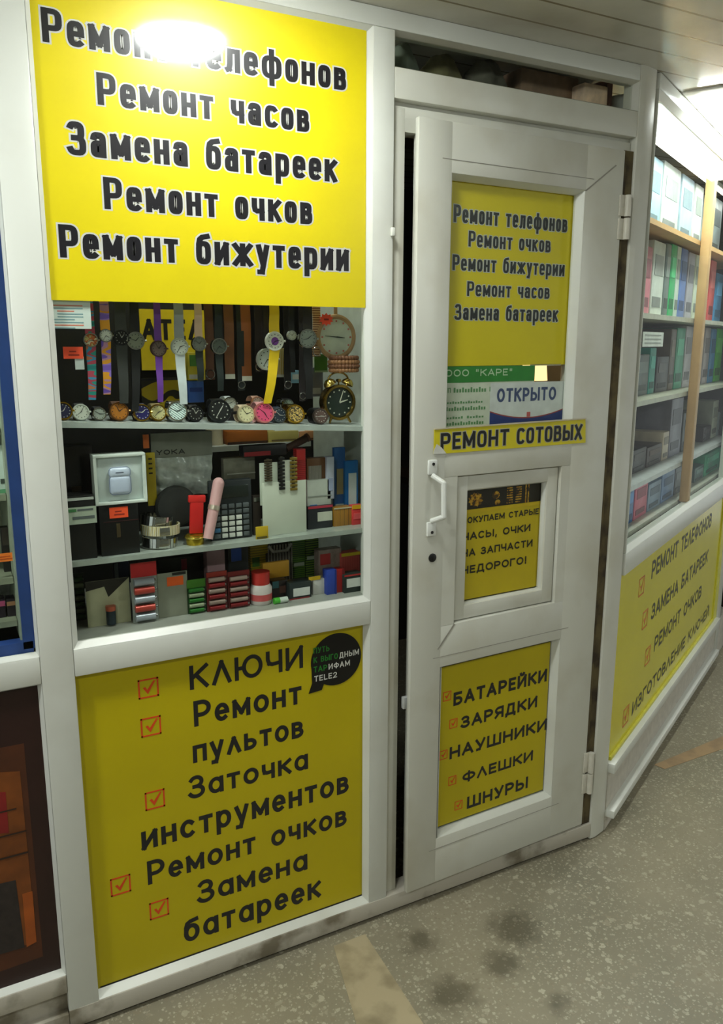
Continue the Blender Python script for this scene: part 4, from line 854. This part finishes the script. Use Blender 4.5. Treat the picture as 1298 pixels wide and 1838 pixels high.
pack('folded_film', 'folded grey plastic film above the calculator', 'film', (0.1500,0.2270,1.1820,1.2350), .15, .02, M((140, 138, 122), .3, 0, .25, 40), None, parts=(('white_fold', (196, 196, 184), .1, 1.0, .28, .33), ('dark_fold', (96, 92, 80), .0, .8, .0, .1)))
# things on the shelf further back
pack('wooden_box', 'orange brown box on the shelf further back', 'box', (0.2660,0.3820,1.2290,1.2610), .46, .06, (170, 96, 36), SB, parts=(('dark_base', (60, 36, 20), 0, 1, 0, .2),))
pack('box', 'cream yellow box on the shelf further back', 'box', (0.3850,0.4760,1.2280,1.2560), .46, .06, (196, 180, 104), SB, parts=(('dark_base', (120, 100, 60), .1, .9, .1, .25),))
pack('box', 'peach coloured box on the shelf further back', 'box', (0.4790,0.5380,1.2300,1.2520), .46, .06, (206, 150, 104), SB, parts=(('dark_base', (120, 80, 50), .1, .9, .1, .25),))
x, z = 0.2390,1.2520; t = thing('paper_roll', 'cream paper roll under the shelf behind the plastic bag', 'roll', (max(x, .235), .49, SB)); B().cyl((0, 0, 0), (0, 0, .042), .024).out('roll', M((206, 196, 172), .6), t); B().cyl((0, 0, .042), (0, 0, .0425), .010).out('core', M((120, 100, 76), .7), t)
x, z = 0.6240,1.2370; t = thing('white_bottle', 'white bottle lying at the right end of the shelf further back', 'bottle', (min(x, .455), .48, SB + .0165)); B().cyl((-.045, 0, 0), (.03, 0, 0), .016).out('bottle_body', M((206, 212, 220), .35), t); B().cyl((.03, 0, 0), (.046, 0, 0), .012).out('bottle_cap', M((220, 224, 228), .35), t)

# ------------------------------------------------------------------ bottom board: batteries, blisters, boxes
def blister(lb, bx, y, card, header, cells, n, group=None, base=S3, hh=.24, tagc=None, lean=.0):
    x0, x1, z0, z1 = bx; t = thing('battery_pack', lb, 'battery pack', ((x0 + x1) / 2, y, base), 0, group); w_, h_ = x1 - x0, z1 - base
    B().box(-w_ / 2, w_ / 2, 0, .002, 0, h_).out('card', card if not isinstance(card, tuple) else M(card, .45), t, False)
    if header: B().box(-w_ / 2, w_ / 2, -.0012, -.0001, h_ * (1 - hh), h_).out('header', M(header, .4), t, False)
    rr = h_ * (1 - hh) / (2.2 * n)
    for k in range(n):
        z = h_ * .03 + rr + k * rr * 2.15; q = cells[k % len(cells)]
        o = B().cyl((-w_ * .42, -rr * .8, z), (w_ * .34, -rr * .8, z), rr * .88).out('battery', M(q, .3, .3), t); B().cyl((w_ * .34, -rr * .8, z), (w_ * .42, -rr * .8, z), rr * .4).out('terminal', STEEL, o)
    return t
GP = 'battery packs along the front of the bottom board'
x0, x1, z0, z1 = -0.1820,-0.0900,0.8880,0.9970
t = pack('battery_card', 'cream card with black top triangle showing one battery', 'battery pack', (x0, x1, z0, z1), .10, .002, (186, 184, 152), S3, GP)
w_, h_ = x1 - x0, z1 - S3
B().prism([(-w_ / 2, h_ * .80), (-w_ * .08, h_ * .86), (0, h_ * .62), (w_ / 2, h_), (-w_ / 2, h_)], -.0012, -.0001).out('black_triangle', M((30, 26, 22), .5), t, False)
B().cyl((.002, -.007, .004), (.002, -.007, h_ * .34), .0105).out('battery', M((40, 52, 60), .3, .3), t); B().cyl((.002, -.007, h_ * .34), (.002, -.007, h_ * .44), .0107).out('battery_top', M((190, 96, 70), .35, .3), t)
blister('long pack with a red hanging header and four pale batteries', (-0.0890,-0.0330,0.8910,1.0300), .085, (150, 156, 150), (190, 40, 44), ((160, 166, 176), (176, 66, 56)), 5, GP)
t = pack('blister_card', 'grey blister card with an orange sticker', 'blister card', (-0.0320,0.0360,0.8890,0.9980), .088, .003, (140, 142, 126), S3, GP, parts=(('orange_sticker', (236, 96, 30), .32, .86, .70, .90), ('black_hook', (20, 20, 20), .5, .95, .93, .99)))
blister('green pack of small batteries left of the two red ones', (0.0340,0.0770,0.8950,0.9750), .088, (30, 66, 30), (70, 130, 40), ((40, 110, 40), (150, 160, 130)), 5, GP)
blister('left one of two red battery packs side by side', (0.0780,0.1260,0.8960,0.9880), .082, (96, 26, 28), (150, 44, 36), ((130, 30, 34), (150, 130, 120)), 6, GP, hh=.12)
blister('right one of two red battery packs side by side', (0.1280,0.1810,0.8910,0.9830), .082, (90, 22, 26), (120, 34, 34), ((120, 28, 32), (160, 140, 130)), 6, GP, hh=.12)
x0, x1, z0, z1 = 0.1850,0.2380,0.8840,0.9720; t = thing('glue_bottle', 'white bottle with a red cap and red print on the bottom board', 'bottle', ((x0 + x1) / 2, .09, S3)); rr = (x1 - x0) / 2; h_ = z1 - S3
B().lathe([(rr * .9, 0), (rr, .004), (rr, h_ * .5), (rr * .8, h_ * .62)], n=28, axis='Z').out('bottle_body', M((200, 190, 186), .35), t); B().lathe([(rr * .8, h_ * .62), (rr * .82, h_), (.001, h_)], n=28, axis='Z').out('red_cap', M((180, 46, 40), .4), t); B().lathe([(rr * 1.01, h_ * .14), (rr * 1.01, h_ * .34)], n=28, axis='Z').out('red_print', M((190, 80, 80), .4), t)
pack('box', 'dark box with brown front between white bottle and labelled box', 'box', (0.2450,0.2850,0.8750,0.9390), .10, .03, (40, 30, 30), S3, parts=(('teal_side', (50, 96, 104), 0, .4, .62, 1.0), ('brown_print', (96, 60, 52), .45, .9, .3, .7)))
x, z = 0.2510,0.9010; t = thing('green_tape', 'small roll of green and white tape lying in front', 'roll', (x, .065, S3 + .0075)); B().cyl((-.017, 0, 0), (-.003, 0, 0), .0075).out('green_part', M((70, 170, 50), .4), t); B().cyl((-.003, 0, 0), (.017, 0, 0), .0070).out('white_part', M((190, 200, 190), .4), t)
pack('box', 'dark box with a white label left of the blue box', 'box', (0.2790,0.3360,0.8840,0.9360), .075, .035, (34, 44, 44), S3, parts=(('white_label', (206, 208, 204), .16, .92, .18, .66), ('red_foot', (130, 36, 40), -.02, .9, -.0, .07)))
pack('box', 'small white carton between labelled box and blue box', 'box', (0.3450,0.3840,0.8870,0.9340), .085, .03, (196, 194, 188), S3, parts=(('yellow_lid', (206, 170, 30), -.3, .5, .98, 1.22),))
pack('box', 'upright deep blue box on the bottom board', 'box', (0.3750,0.4010,0.8840,0.9570), .07, .025, (40, 66, 160), S3, parts=(('dark_edge', (26, 44, 120), .85, 1.0, 0, 1),))
pack('box', 'narrow red box right of the blue box', 'box', (0.4030,0.4260,0.8810,0.9540), .075, .025, (170, 34, 36), S3, parts=(('dark_edge', (120, 22, 26), .7, 1.0, 0, 1),))
pack('box', 'dark box with white label and red rim at the right end', 'box', (0.4190,0.4700,0.8880,0.9410), .062, .035, (34, 46, 44), S3, parts=(('white_label', (210, 212, 206), .12, .85, .3, .78), ('red_rim', (180, 40, 40), 0, 1, .92, 1.0)))
blister('dark green battery pack at the left end of the bottom board', (-0.1980,-0.1750,0.8840,1.0030), .16, (34, 46, 26), None, ((40, 70, 30), (90, 96, 70)), 7, GP, hh=.05)
# row behind
pack('packet', 'yellow and green packet in the back row of the bottom board', 'packet', (0.2240,0.2710,0.9070,1.0150), .19, .03, stripes((150, 130, 20), (200, 170, 24), 50, 'Z'), S3, parts=(('green_print', (70, 110, 40), .1, .5, .5, .7),))
x0, x1, z0, z1 = 0.2640,0.3260,0.9200,1.0090; t = thing('wire_basket', 'small grey basket in the back row of the bottom board', 'basket', ((x0 + x1) / 2, .17, S3)); w_, h_ = x1 - x0, z1 - S3; b = B()
for k in range(9): b.cyl((-w_ / 2 + w_ * k / 8, 0, 0), (-w_ / 2 + w_ * k / 8, 0, h_), .0016, n=6)
b.out('wires', M((120, 116, 108), .4), t); B().tube([(-w_ / 2, 0, h_), (-w_ * .3, 0, h_ * .86), (w_ * .3, 0, h_ * .86), (w_ / 2, 0, h_)], .0035, 8).out('rim', M((150, 148, 142), .35), t); B().box(-w_ / 2, w_ / 2, .002, .05, 0, h_ * .8).out('lining', M((78, 72, 66), .6), t, False)
pack('packet', 'orange sheet lying across the wire basket', 'packet', (0.2370,0.3060,0.9560,0.9750), .14, .01, (216, 160, 50), S3 + .04)
pack('packet', 'green packet left of two in the back row', 'packet', (0.3350,0.3720,0.9070,1.0120), .19, .025, stripes((40, 80, 30), (90, 130, 40), 60, 'Z'), S3, parts=(('white_line', (170, 180, 160), .1, .9, .4, .48),))
pack('packet', 'green packet right of two in the back row', 'packet', (0.3750,0.4120,0.9000,1.0120), .195, .025, stripes((30, 60, 30), (110, 140, 50), 50, 'Z'), S3, parts=(('white_line', (170, 180, 160), .1, .9, .5, .58),))
pack('bag', 'crumpled pinkish bag behind the white carton', 'bag', (0.3870,0.4500,0.9030,0.9890), .14, .03, M((150, 132, 124), .35, 0, .3, 60), S3, parts=(('red_print', (190, 60, 60), .05, .5, .6, .9),))
pack('mesh_bag', 'red mesh packet with a yellow top at the right end of the back row', 'packet', (0.4450,0.4980,0.8990,0.9770), .13, .03, stripes((150, 40, 40), (206, 90, 80), 150), S3, parts=(('yellow_top', (206, 180, 40), 0, 1, .9, 1.0),))
pack('box', 'pale pink box under the red key tag in the back row', 'box', (0.1050,0.1490,0.9460,1.0170), .16, .03, (176, 140, 146), S3, parts=(('red_print', (200, 60, 60), .3, .9, .3, .5),))
pack('tin', 'black tin with blue lid in the back row', 'tin', (0.1570,0.2080,0.9380,1.0160), .16, .03, (28, 30, 32), S3, parts=(('blue_lid', (36, 80, 170), .15, .65, .74, 1.0), ('white_line', (150, 156, 156), .0, .9, .3, .36)))
pack('packet', 'dull blue packet above the cream battery card', 'packet', (-0.1010,-0.0680,0.9580,1.0040), .20, .02, (36, 44, 80), S3, parts=(('painted_shine', (120, 130, 140), .0, .25, .2, 1.0),))  # pale strip is a highlight painted on the packet
pack('box', 'black carton in the back row left of the green battery pack', 'box', (-0.0010,0.1090,0.9380,1.0000), .20, .03, (20, 20, 20), S3, parts=(('red_mark', (150, 40, 60), .5, .62, .7, .95),))

# ================================================================== NEIGHBOURING SHOP AT THE LEFT EDGE
blue = M((38, 66, 130), .45)
struct(B().box(-.3185, -.290, .030, .060, .895, 2.15).box(-1.6, -.300, .030, .060, .884, .910).out('trim_23', blue), 'blue frame of the neighbouring showcase', 'frame')
tag(B().box(-1.6, -.322, .28, .30, .888, 2.15).out('back_panel', M((168, 172, 150), .6), None, False), 'pale back panel of the neighbouring showcase', 'panel')
struct(B().box(-.322, -.3185, .045, .30, .91, 2.15).out('trim_24', M((150, 160, 140), .5), None, False), 'pale side of the neighbouring showcase', 'board')
NS = [(.945, 'lowest'), (1.035, 'second lowest'), (1.205, 'middle'), (1.335, 'upper')]
for z, nm in NS: tag(B().box(-1.5, -.3235, .07, .275, z - .012, z).out('display_shelf', M((130, 136, 116), .4), None, False), 'glass shelf, the %s in the neighbouring showcase' % nm, 'shelf')
pack('carton', 'white carton with purple side in the neighbouring showcase', 'carton', (-0.3460,-0.3030,1.3670,1.4310), .09, .05, (196, 220, 206), 1.335, parts=(('purple_side', (130, 70, 150), .80, 1.0, 0, 1.05), ('green_print', (90, 170, 110), .1, .6, .3, .6)))
pack('carton', 'pale mint card on the middle shelf of the neighbouring showcase', 'carton', (-0.3580,-0.3110,1.2270,1.3000), .09, .03, (200, 216, 208), 1.205, parts=(('dark_print', (60, 70, 64), .6, .85, .2, .3), ('green_foot', (90, 150, 110), .0, 1.0, .0, .08)))
price(-0.3650,-0.3050,1.0710,1.0880, .066, (244, 126, 40), 'orange price strip on a shelf of the neighbouring showcase', (190, 80, 20))
pack('pouch', 'black pouch above the orange price strip in the neighbouring showcase', 'pouch', (-0.3360,-0.3180,1.0780,1.1290), .12, .02, (26, 24, 22), 1.035, parts=(('flap', (60, 54, 46), .1, .9, .6, 1.0),))
pack('pouch', 'pink topped box at the bottom of the neighbouring showcase', 'box', (-0.3720,-0.3410,0.9360,0.9850), .10, .03, (40, 28, 44), .945, parts=(('pink_top', (206, 90, 140), 0, 1, .62, .9),))
pack('pouch', 'tan topped dark box at the bottom of the neighbouring showcase', 'box', (-0.3380,-0.3140,0.9330,0.9830), .10, .03, (34, 26, 36), .945, parts=(('tan_top', (190, 140, 104), 0, 1, .62, .85),))
pack('bag', 'clear crumpled bag behind the boxes in the neighbouring showcase', 'bag', (-0.3630,-0.3090,0.9490,1.0230), .2, .03, M((150, 150, 144), .25, 0, .3, 60), .945, parts=(('painted_shine', (206, 206, 204), .2, .3, .3, .9),))  # bright strip is a highlight painted on the bag
# dark picture panel under the neighbouring window
x0, x1, z0, z1 = -1.59, -.2935, .150, .826
pp = tag(B().box(x0, x1, .018, .024, z0, z1).out('picture_panel', M((42, 18, 14), .45, 0, .25, 6), None, False), 'dark brown picture panel with orange buildings at the lower left edge', 'panel')
oc = M((112, 58, 14), .5, 0, .25, 20); oc2 = M((150, 72, 16), .5, 0, .2, 20); rd = M((120, 22, 20), .5, 0, .2, 20); dk = M((40, 32, 30), .5, 0, .3, 60)
def pic(n_, m_, q, y=.0174):
    B().prism(q, y, y + .0006).out(n_, m_, pp, False)
pic('building_wall', M((72, 34, 12), .5, 0, .25, 12), [(-1.5, .16), (-.335, .20), (-.335, .70), (-1.5, .72)], .0178)
pic('building_front', oc, [(-0.4440,0.6600), (-0.3470,0.6410), (-0.3450,0.2410), (-0.4800,0.2410)], .0172)
pic('building_door', rd, [(-0.4470,0.6190), (-0.3770,0.6030), (-0.3780,0.5110), (-0.4550,0.5280)], .0166)
pic('lit_edge', oc2, [(-0.3640,0.3630), (-0.3440,0.3630), (-0.3450,0.2410), (-0.3650,0.2360)], .0166)
pic('dark_arches', dk, [(-0.4660,0.4060), (-0.3740,0.4000), (-0.3690,0.2370), (-0.4800,0.2410)], .0166)
b = B()
b.box(-.50, -.345, .0160, .0164, .455, .459); b.box(-.50, -.345, .0160, .0164, .505, .508); b.box(-.50, -.36, .0160, .0164, .56, .563); b.out('dark_lines', M((40, 22, 10), .6), pp, False)
B().bead(-1.6, -.2933, .149, .8266, .001, .017, .007, .002).out('glazing_bead', PVC, pp, False)

# ================================================================== BEHIND THE WINDOW ABOVE THE DOOR
tag(B().box(.52, 1.225, .035, .40, 2.02, 2.034).out('high_shelf', M((60, 58, 50), .7), None, False), 'dark board above the door behind the low window', 'shelf')
for bx, y, d_, c, nm, lb in (((0.5730,0.6600,2.1100,2.1800), .10, .1, (70, 76, 66), 'bundle', 'grey green bundle at the left end above the door'), ((0.6810,0.8010,2.1080,2.1870), .12, .1, (74, 70, 48), 'bundle', 'olive bundle second from left above the door'),
   ((0.7950,0.9210,2.1000,2.1810), .10, .1, (64, 62, 54), 'bundle', 'dark grey bundle in the middle above the door'), ((0.9550,1.1470,2.1070,2.1980), .13, .1, (96, 78, 64), 'carton', 'brown carton right of the middle above the door'),
   ((1.1240,1.2080,2.0910,2.1570), .085, .06, (170, 136, 118), 'carton', 'small pinkish carton above the door'), ((1.2300,1.3180,2.1080,2.1890), .10, .1, (84, 60, 56), 'carton', 'dark red carton at the right end above the door')):
    x0, x1, z0, z1 = bx; x1 = min(x1, 1.222); z1 = min(z1, 2.18); cc = tuple(min(235, int(v * 1.5)) for v in c)
    if nm == 'carton':
        pack(nm, lb, nm, (x0, x1, 2.034, z1), y, d_, M(cc, .7, 0, .3, 25), 2.034, bev=.006, parts=(('label', (cc[0] + 20, cc[1] + 18, cc[2] + 14), .2, .6, .3, .6),))
    else:
        tt = thing(nm, lb, nm, ((x0 + x1) / 2, y + .05, 2.034)); w_, h_ = x1 - x0, z1 - 2.034; b = B().ball((0, 0, h_ * .5), w_ * .45, .042, h_ * .55, 28)
        for v in b.bm.verts: v.co += Vector((.004 * math.sin(v.co.z * 130 + v.co.x * 60), .006 * math.sin(v.co.x * 90), .006 * math.sin(v.co.x * 110 + v.co.y * 70))); v.co.z = max(v.co.z, .0005)
        b.out('cloth', M(cc, .8, 0, .45, 18), tt); B().box(-w_ * .40, w_ * .38, -.030, .038, .0, h_ * .26, .006).out('folded_edge', M(tuple(int(v * .85) for v in cc), .8, 0, .3, 18), tt)

# warm small lamp glowing behind the door glass
x0, x1, z0, z1 = 1.0300,1.1010,1.3970,1.4450
t = thing('small_lamp', 'small warm glowing lampshade behind the OPEN sign', 'lamp', ((x0 + x1) / 2, .16, z0))
w_, h_ = x1 - x0, z1 - z0
B().lathe([(w_ * .52, 0), (w_ * .46, h_)], n=24, axis='Z').out('shade', emit((255, 206, 140), 1.3), t); B().cyl((0, 0, -.25), (0, 0, 0), .006).cyl((0, 0, -.26), (0, 0, -.25), .04).out('stem', BRASS, t)
struct(B().box(.70, 1.18, .10, .40, z0 - .28, z0 - .261).out('trim_25', M((70, 64, 54), .7), None, False), 'ledge inside the kiosk behind the door', 'ledge')

# ================================================================== SHOWCASE OF THE ANGLED FRONT
def rt(o): o.location = (CX, 0, 0); o.rotation_euler = (0, 0, TH); return o
wood = M((206, 164, 112), .5, 0, .08, 12)
struct(rt(B().box(.03, 2.6, .50, .52, .8, 2.15).out('trim_26', M((170, 176, 172), .6), None, False)), 'pale back of the angled showcase', 'panel')
struct(rt(B().box(.03, .05, .03, .50, .8, 2.15).out('trim_27', M((170, 170, 160), .6), None, False)), 'left side of the angled showcase', 'panel')
RS = {'wooden top': (1.865, wood), 'upper': (1.590, M((186, 184, 168), .4)), 'middle': (1.322, M((176, 176, 160), .4)), 'lower': (1.055, M((190, 194, 196), .4)), 'bottom': (.905, M((196, 196, 184), .4))}
for k, (z, m_) in RS.items(): tag(rt(B().box(.055, 2.58, .065, .49, z - .016, z).out('showcase_shelf', m_, None, False)), '%s shelf of the angled showcase' % k, 'shelf')
wsx, wsz = 0.9590,1.8500
p_ = rt(B().box(wsx - .021, wsx + .021, .030, .062, .90, 2.148, .003).out('trim_28', wood)); struct(p_, 'light wooden upright in the angled showcase', 'upright')
GR = 'goods standing in the angled showcase'
def rgoods(sh, off, items):
    z = RS[sh][0]; zn = min([q[0] for q in RS.values() if q[0] > z + .01] + [2.14]) - .022; nms = [i[5] for i in items]
    last = 0
    for k, (s0, s1, z0, z1, c, nm) in enumerate(items):
        s0 = max(s0, last + .002); s1 = max(s1, s0 + .02); last = s1
        near = 'right of the %s' % nms[k - 1] if k else 'first from the corner post'
        lb = '%s, %s shelf of angled showcase, %s' % (nm, sh, near)
        n_ = nm.split()[-1]
        t = thing(n_, lb, n_, (CX + math.cos(TH) * (s0 + s1) / 2 - math.sin(TH) * off, math.sin(TH) * (s0 + s1) / 2 + math.cos(TH) * off, z), TH, GR); w_ = (s1 - s0) * .94; h_ = min(max(z1 - z, .02), zn - z)
        B().box(-w_ / 2, w_ / 2, 0, .14 if h_ < .3 else .1, 0, h_, .004).out('body', M(c, .4, 0, .12, 20), t)
        lc = tuple(min(235, v + 40) for v in c) if sum(c) < 420 else tuple(int(v * .75) for v in c)
        B().box(-w_ * .36, w_ * .36, -.0015, -.0002, h_ * .55, h_ * .82).out('label', M(lc, .5), t, False)
        B().box(-w_ * .40, w_ * .30, -.0015, -.0002, h_ * .12, h_ * .26).out('print_band', M(tuple(int(v * .6) for v in c), .5), t, False)
rgoods('upper', .12, [
 (0.4170,0.5340,1.6220,1.8060, (206, 120, 136), 'pink package'), (0.5400,0.6960,1.6230,1.8330, (214, 222, 216), 'white package'), (0.7050,0.7740,1.6240,1.8380, (120, 134, 132), 'grey package'),
 (0.7720,0.8590,1.6270,1.8590, (60, 190, 120), 'green package'), (0.8600,0.9190,1.6260,1.8630, (216, 232, 224), 'thin white package'), (0.9210,1.0250,1.6290,1.8560, (110, 140, 210), 'blue package'),
 (1.0400,1.1510,1.6280,1.8390, (180, 178, 190), 'lilac package'), (1.1630,1.2410,1.6280,1.8400, (214, 224, 206), 'mint package'), (1.2480,1.3400,1.6260,1.8180, (224, 200, 130), 'cream package'), (1.4470,1.5600,1.6280,1.8430, (220, 90, 90), 'red package'), (1.5840,1.7300,1.6330,1.8000, (70, 140, 190), 'sky-blue package')])
rgoods('middle', .14, [
 (0.5060,0.6680,1.3250,1.4620, (96, 106, 108), 'dark package'), (0.6700,0.7530,1.3340,1.4840, (60, 160, 150), 'teal package'), (0.7670,0.9470,1.3200,1.4520, (84, 84, 92), 'charcoal box'),
 (0.9370,1.0330,1.3210,1.5530, (110, 96, 84), 'brown package'), (1.0380,1.1770,1.3380,1.5590, (70, 170, 136), 'sea-green package'), (1.1850,1.3140,1.3360,1.5700, (196, 190, 200), 'pale package'), (1.3250,1.4640,1.3400,1.5640, (206, 212, 200), 'white box'),
 (1.5500,1.6680,1.3420,1.5770, (206, 196, 204), 'rosy package'), (1.6830,1.7950,1.3430,1.5640, (80, 160, 220), 'bright-blue package'), (1.8050,1.9650,1.3430,1.5760, (90, 210, 70), 'bright-green package')])
rgoods('lower', .13, [
 (0.4910,0.6790,1.0480,1.1380, (40, 34, 34), 'black box'), (0.6820,0.9020,1.0470,1.1290, (58, 40, 34), 'brown box'), (0.9010,0.9980,1.0340,1.1650, (216, 200, 180), 'cream box'), (0.9820,1.2000,1.0330,1.2860, (140, 138, 156), 'lilac grey board'),
 (1.2170,1.4190,1.0260,1.2170, (70, 76, 78), 'dark grey box'), (1.6350,1.8140,1.0300,1.1220, (50, 40, 40), 'dark carton'), (1.7950,1.9450,1.0340,1.2330, (190, 196, 180), 'white bottle'), (1.9690,2.1010,1.0300,1.1680, (150, 166, 170), 'grey bottle')])
rgoods('bottom', .10, [
 (0.3520,0.4470,0.8920,1.0460, (56, 110, 176), 'blue magazine'), (0.4510,0.6190,0.8780,1.0390, (206, 96, 122), 'pink magazine'), (0.6230,0.8100,0.8740,1.0050, (130, 150, 176), 'grey blue magazine'), (0.8080,1.0150,0.8700,1.0170, (120, 146, 190), 'pale blue magazine'),
 (1.0170,1.1250,0.8710,1.0140, (70, 72, 80), 'slate magazine'), (1.1320,1.2680,0.8590,1.0080, (196, 198, 190), 'white magazine'), (1.3750,1.5660,0.8420,0.9690, (70, 96, 96), 'dark teal magazine'), (1.5580,1.9500,0.8240,1.0040, (60, 160, 124), 'green magazine')])
rgoods('wooden top', .16, [
 (0.5490,0.7390,1.9550,2.1070, (150, 190, 210), 'pale blue bag'), (0.7420,0.9970,1.9580,2.1980, (190, 204, 206), 'silvery bag'), (1.0140,1.2160,1.9590,2.2200, (170, 196, 214), 'sky blue bag'), (1.2380,1.3840,1.9700,2.2000, (206, 216, 214), 'white bag'), (1.5330,1.7850,1.9740,2.1700, (176, 190, 196), 'grey blue bag')])
# small goods on top of others
for bx, off, c, nm, lb in (((0.2550,0.4970,1.4890,1.5340), .058, (222, 226, 220), 'price_card', 'white card hung at the front of the middle shelf of the angled showcase'),):
    s0, s1, z0, z1 = bx; t = thing(nm, lb, 'card', (CX, 0, 0), TH)
    B().box(s0, s1, off, off + .002, z0, z1).out('card', M(c, .5), t, False); b = B()
    for k in range(3): b.box(s0 + .02, s1 - .03, off - .0006, off - .0001, z0 + .010 + .012 * k, z0 + .013 + .012 * k)
    b.out('writing', M((150, 154, 150), .6), t, False); B().box(s0 + .01, s0 + .02, off + .002, .07, z0 + .01, z0 + .02).out('clip', STEEL, t, False)

t = thing('fill_strip', 'added fill strip under the top of the angled showcase', 'lamp', (CX, 0, 0), TH)  # fill light added to lift the goods, not a known fitting
B().box(.2, 2.4, .10, .13, 2.118, 2.135, .003).out('housing', M((210, 210, 206), .4), t); B().box(.22, 2.38, .105, .125, 2.1145, 2.1178).out('diffuser', emit((255, 250, 240), 5.0), t, False)
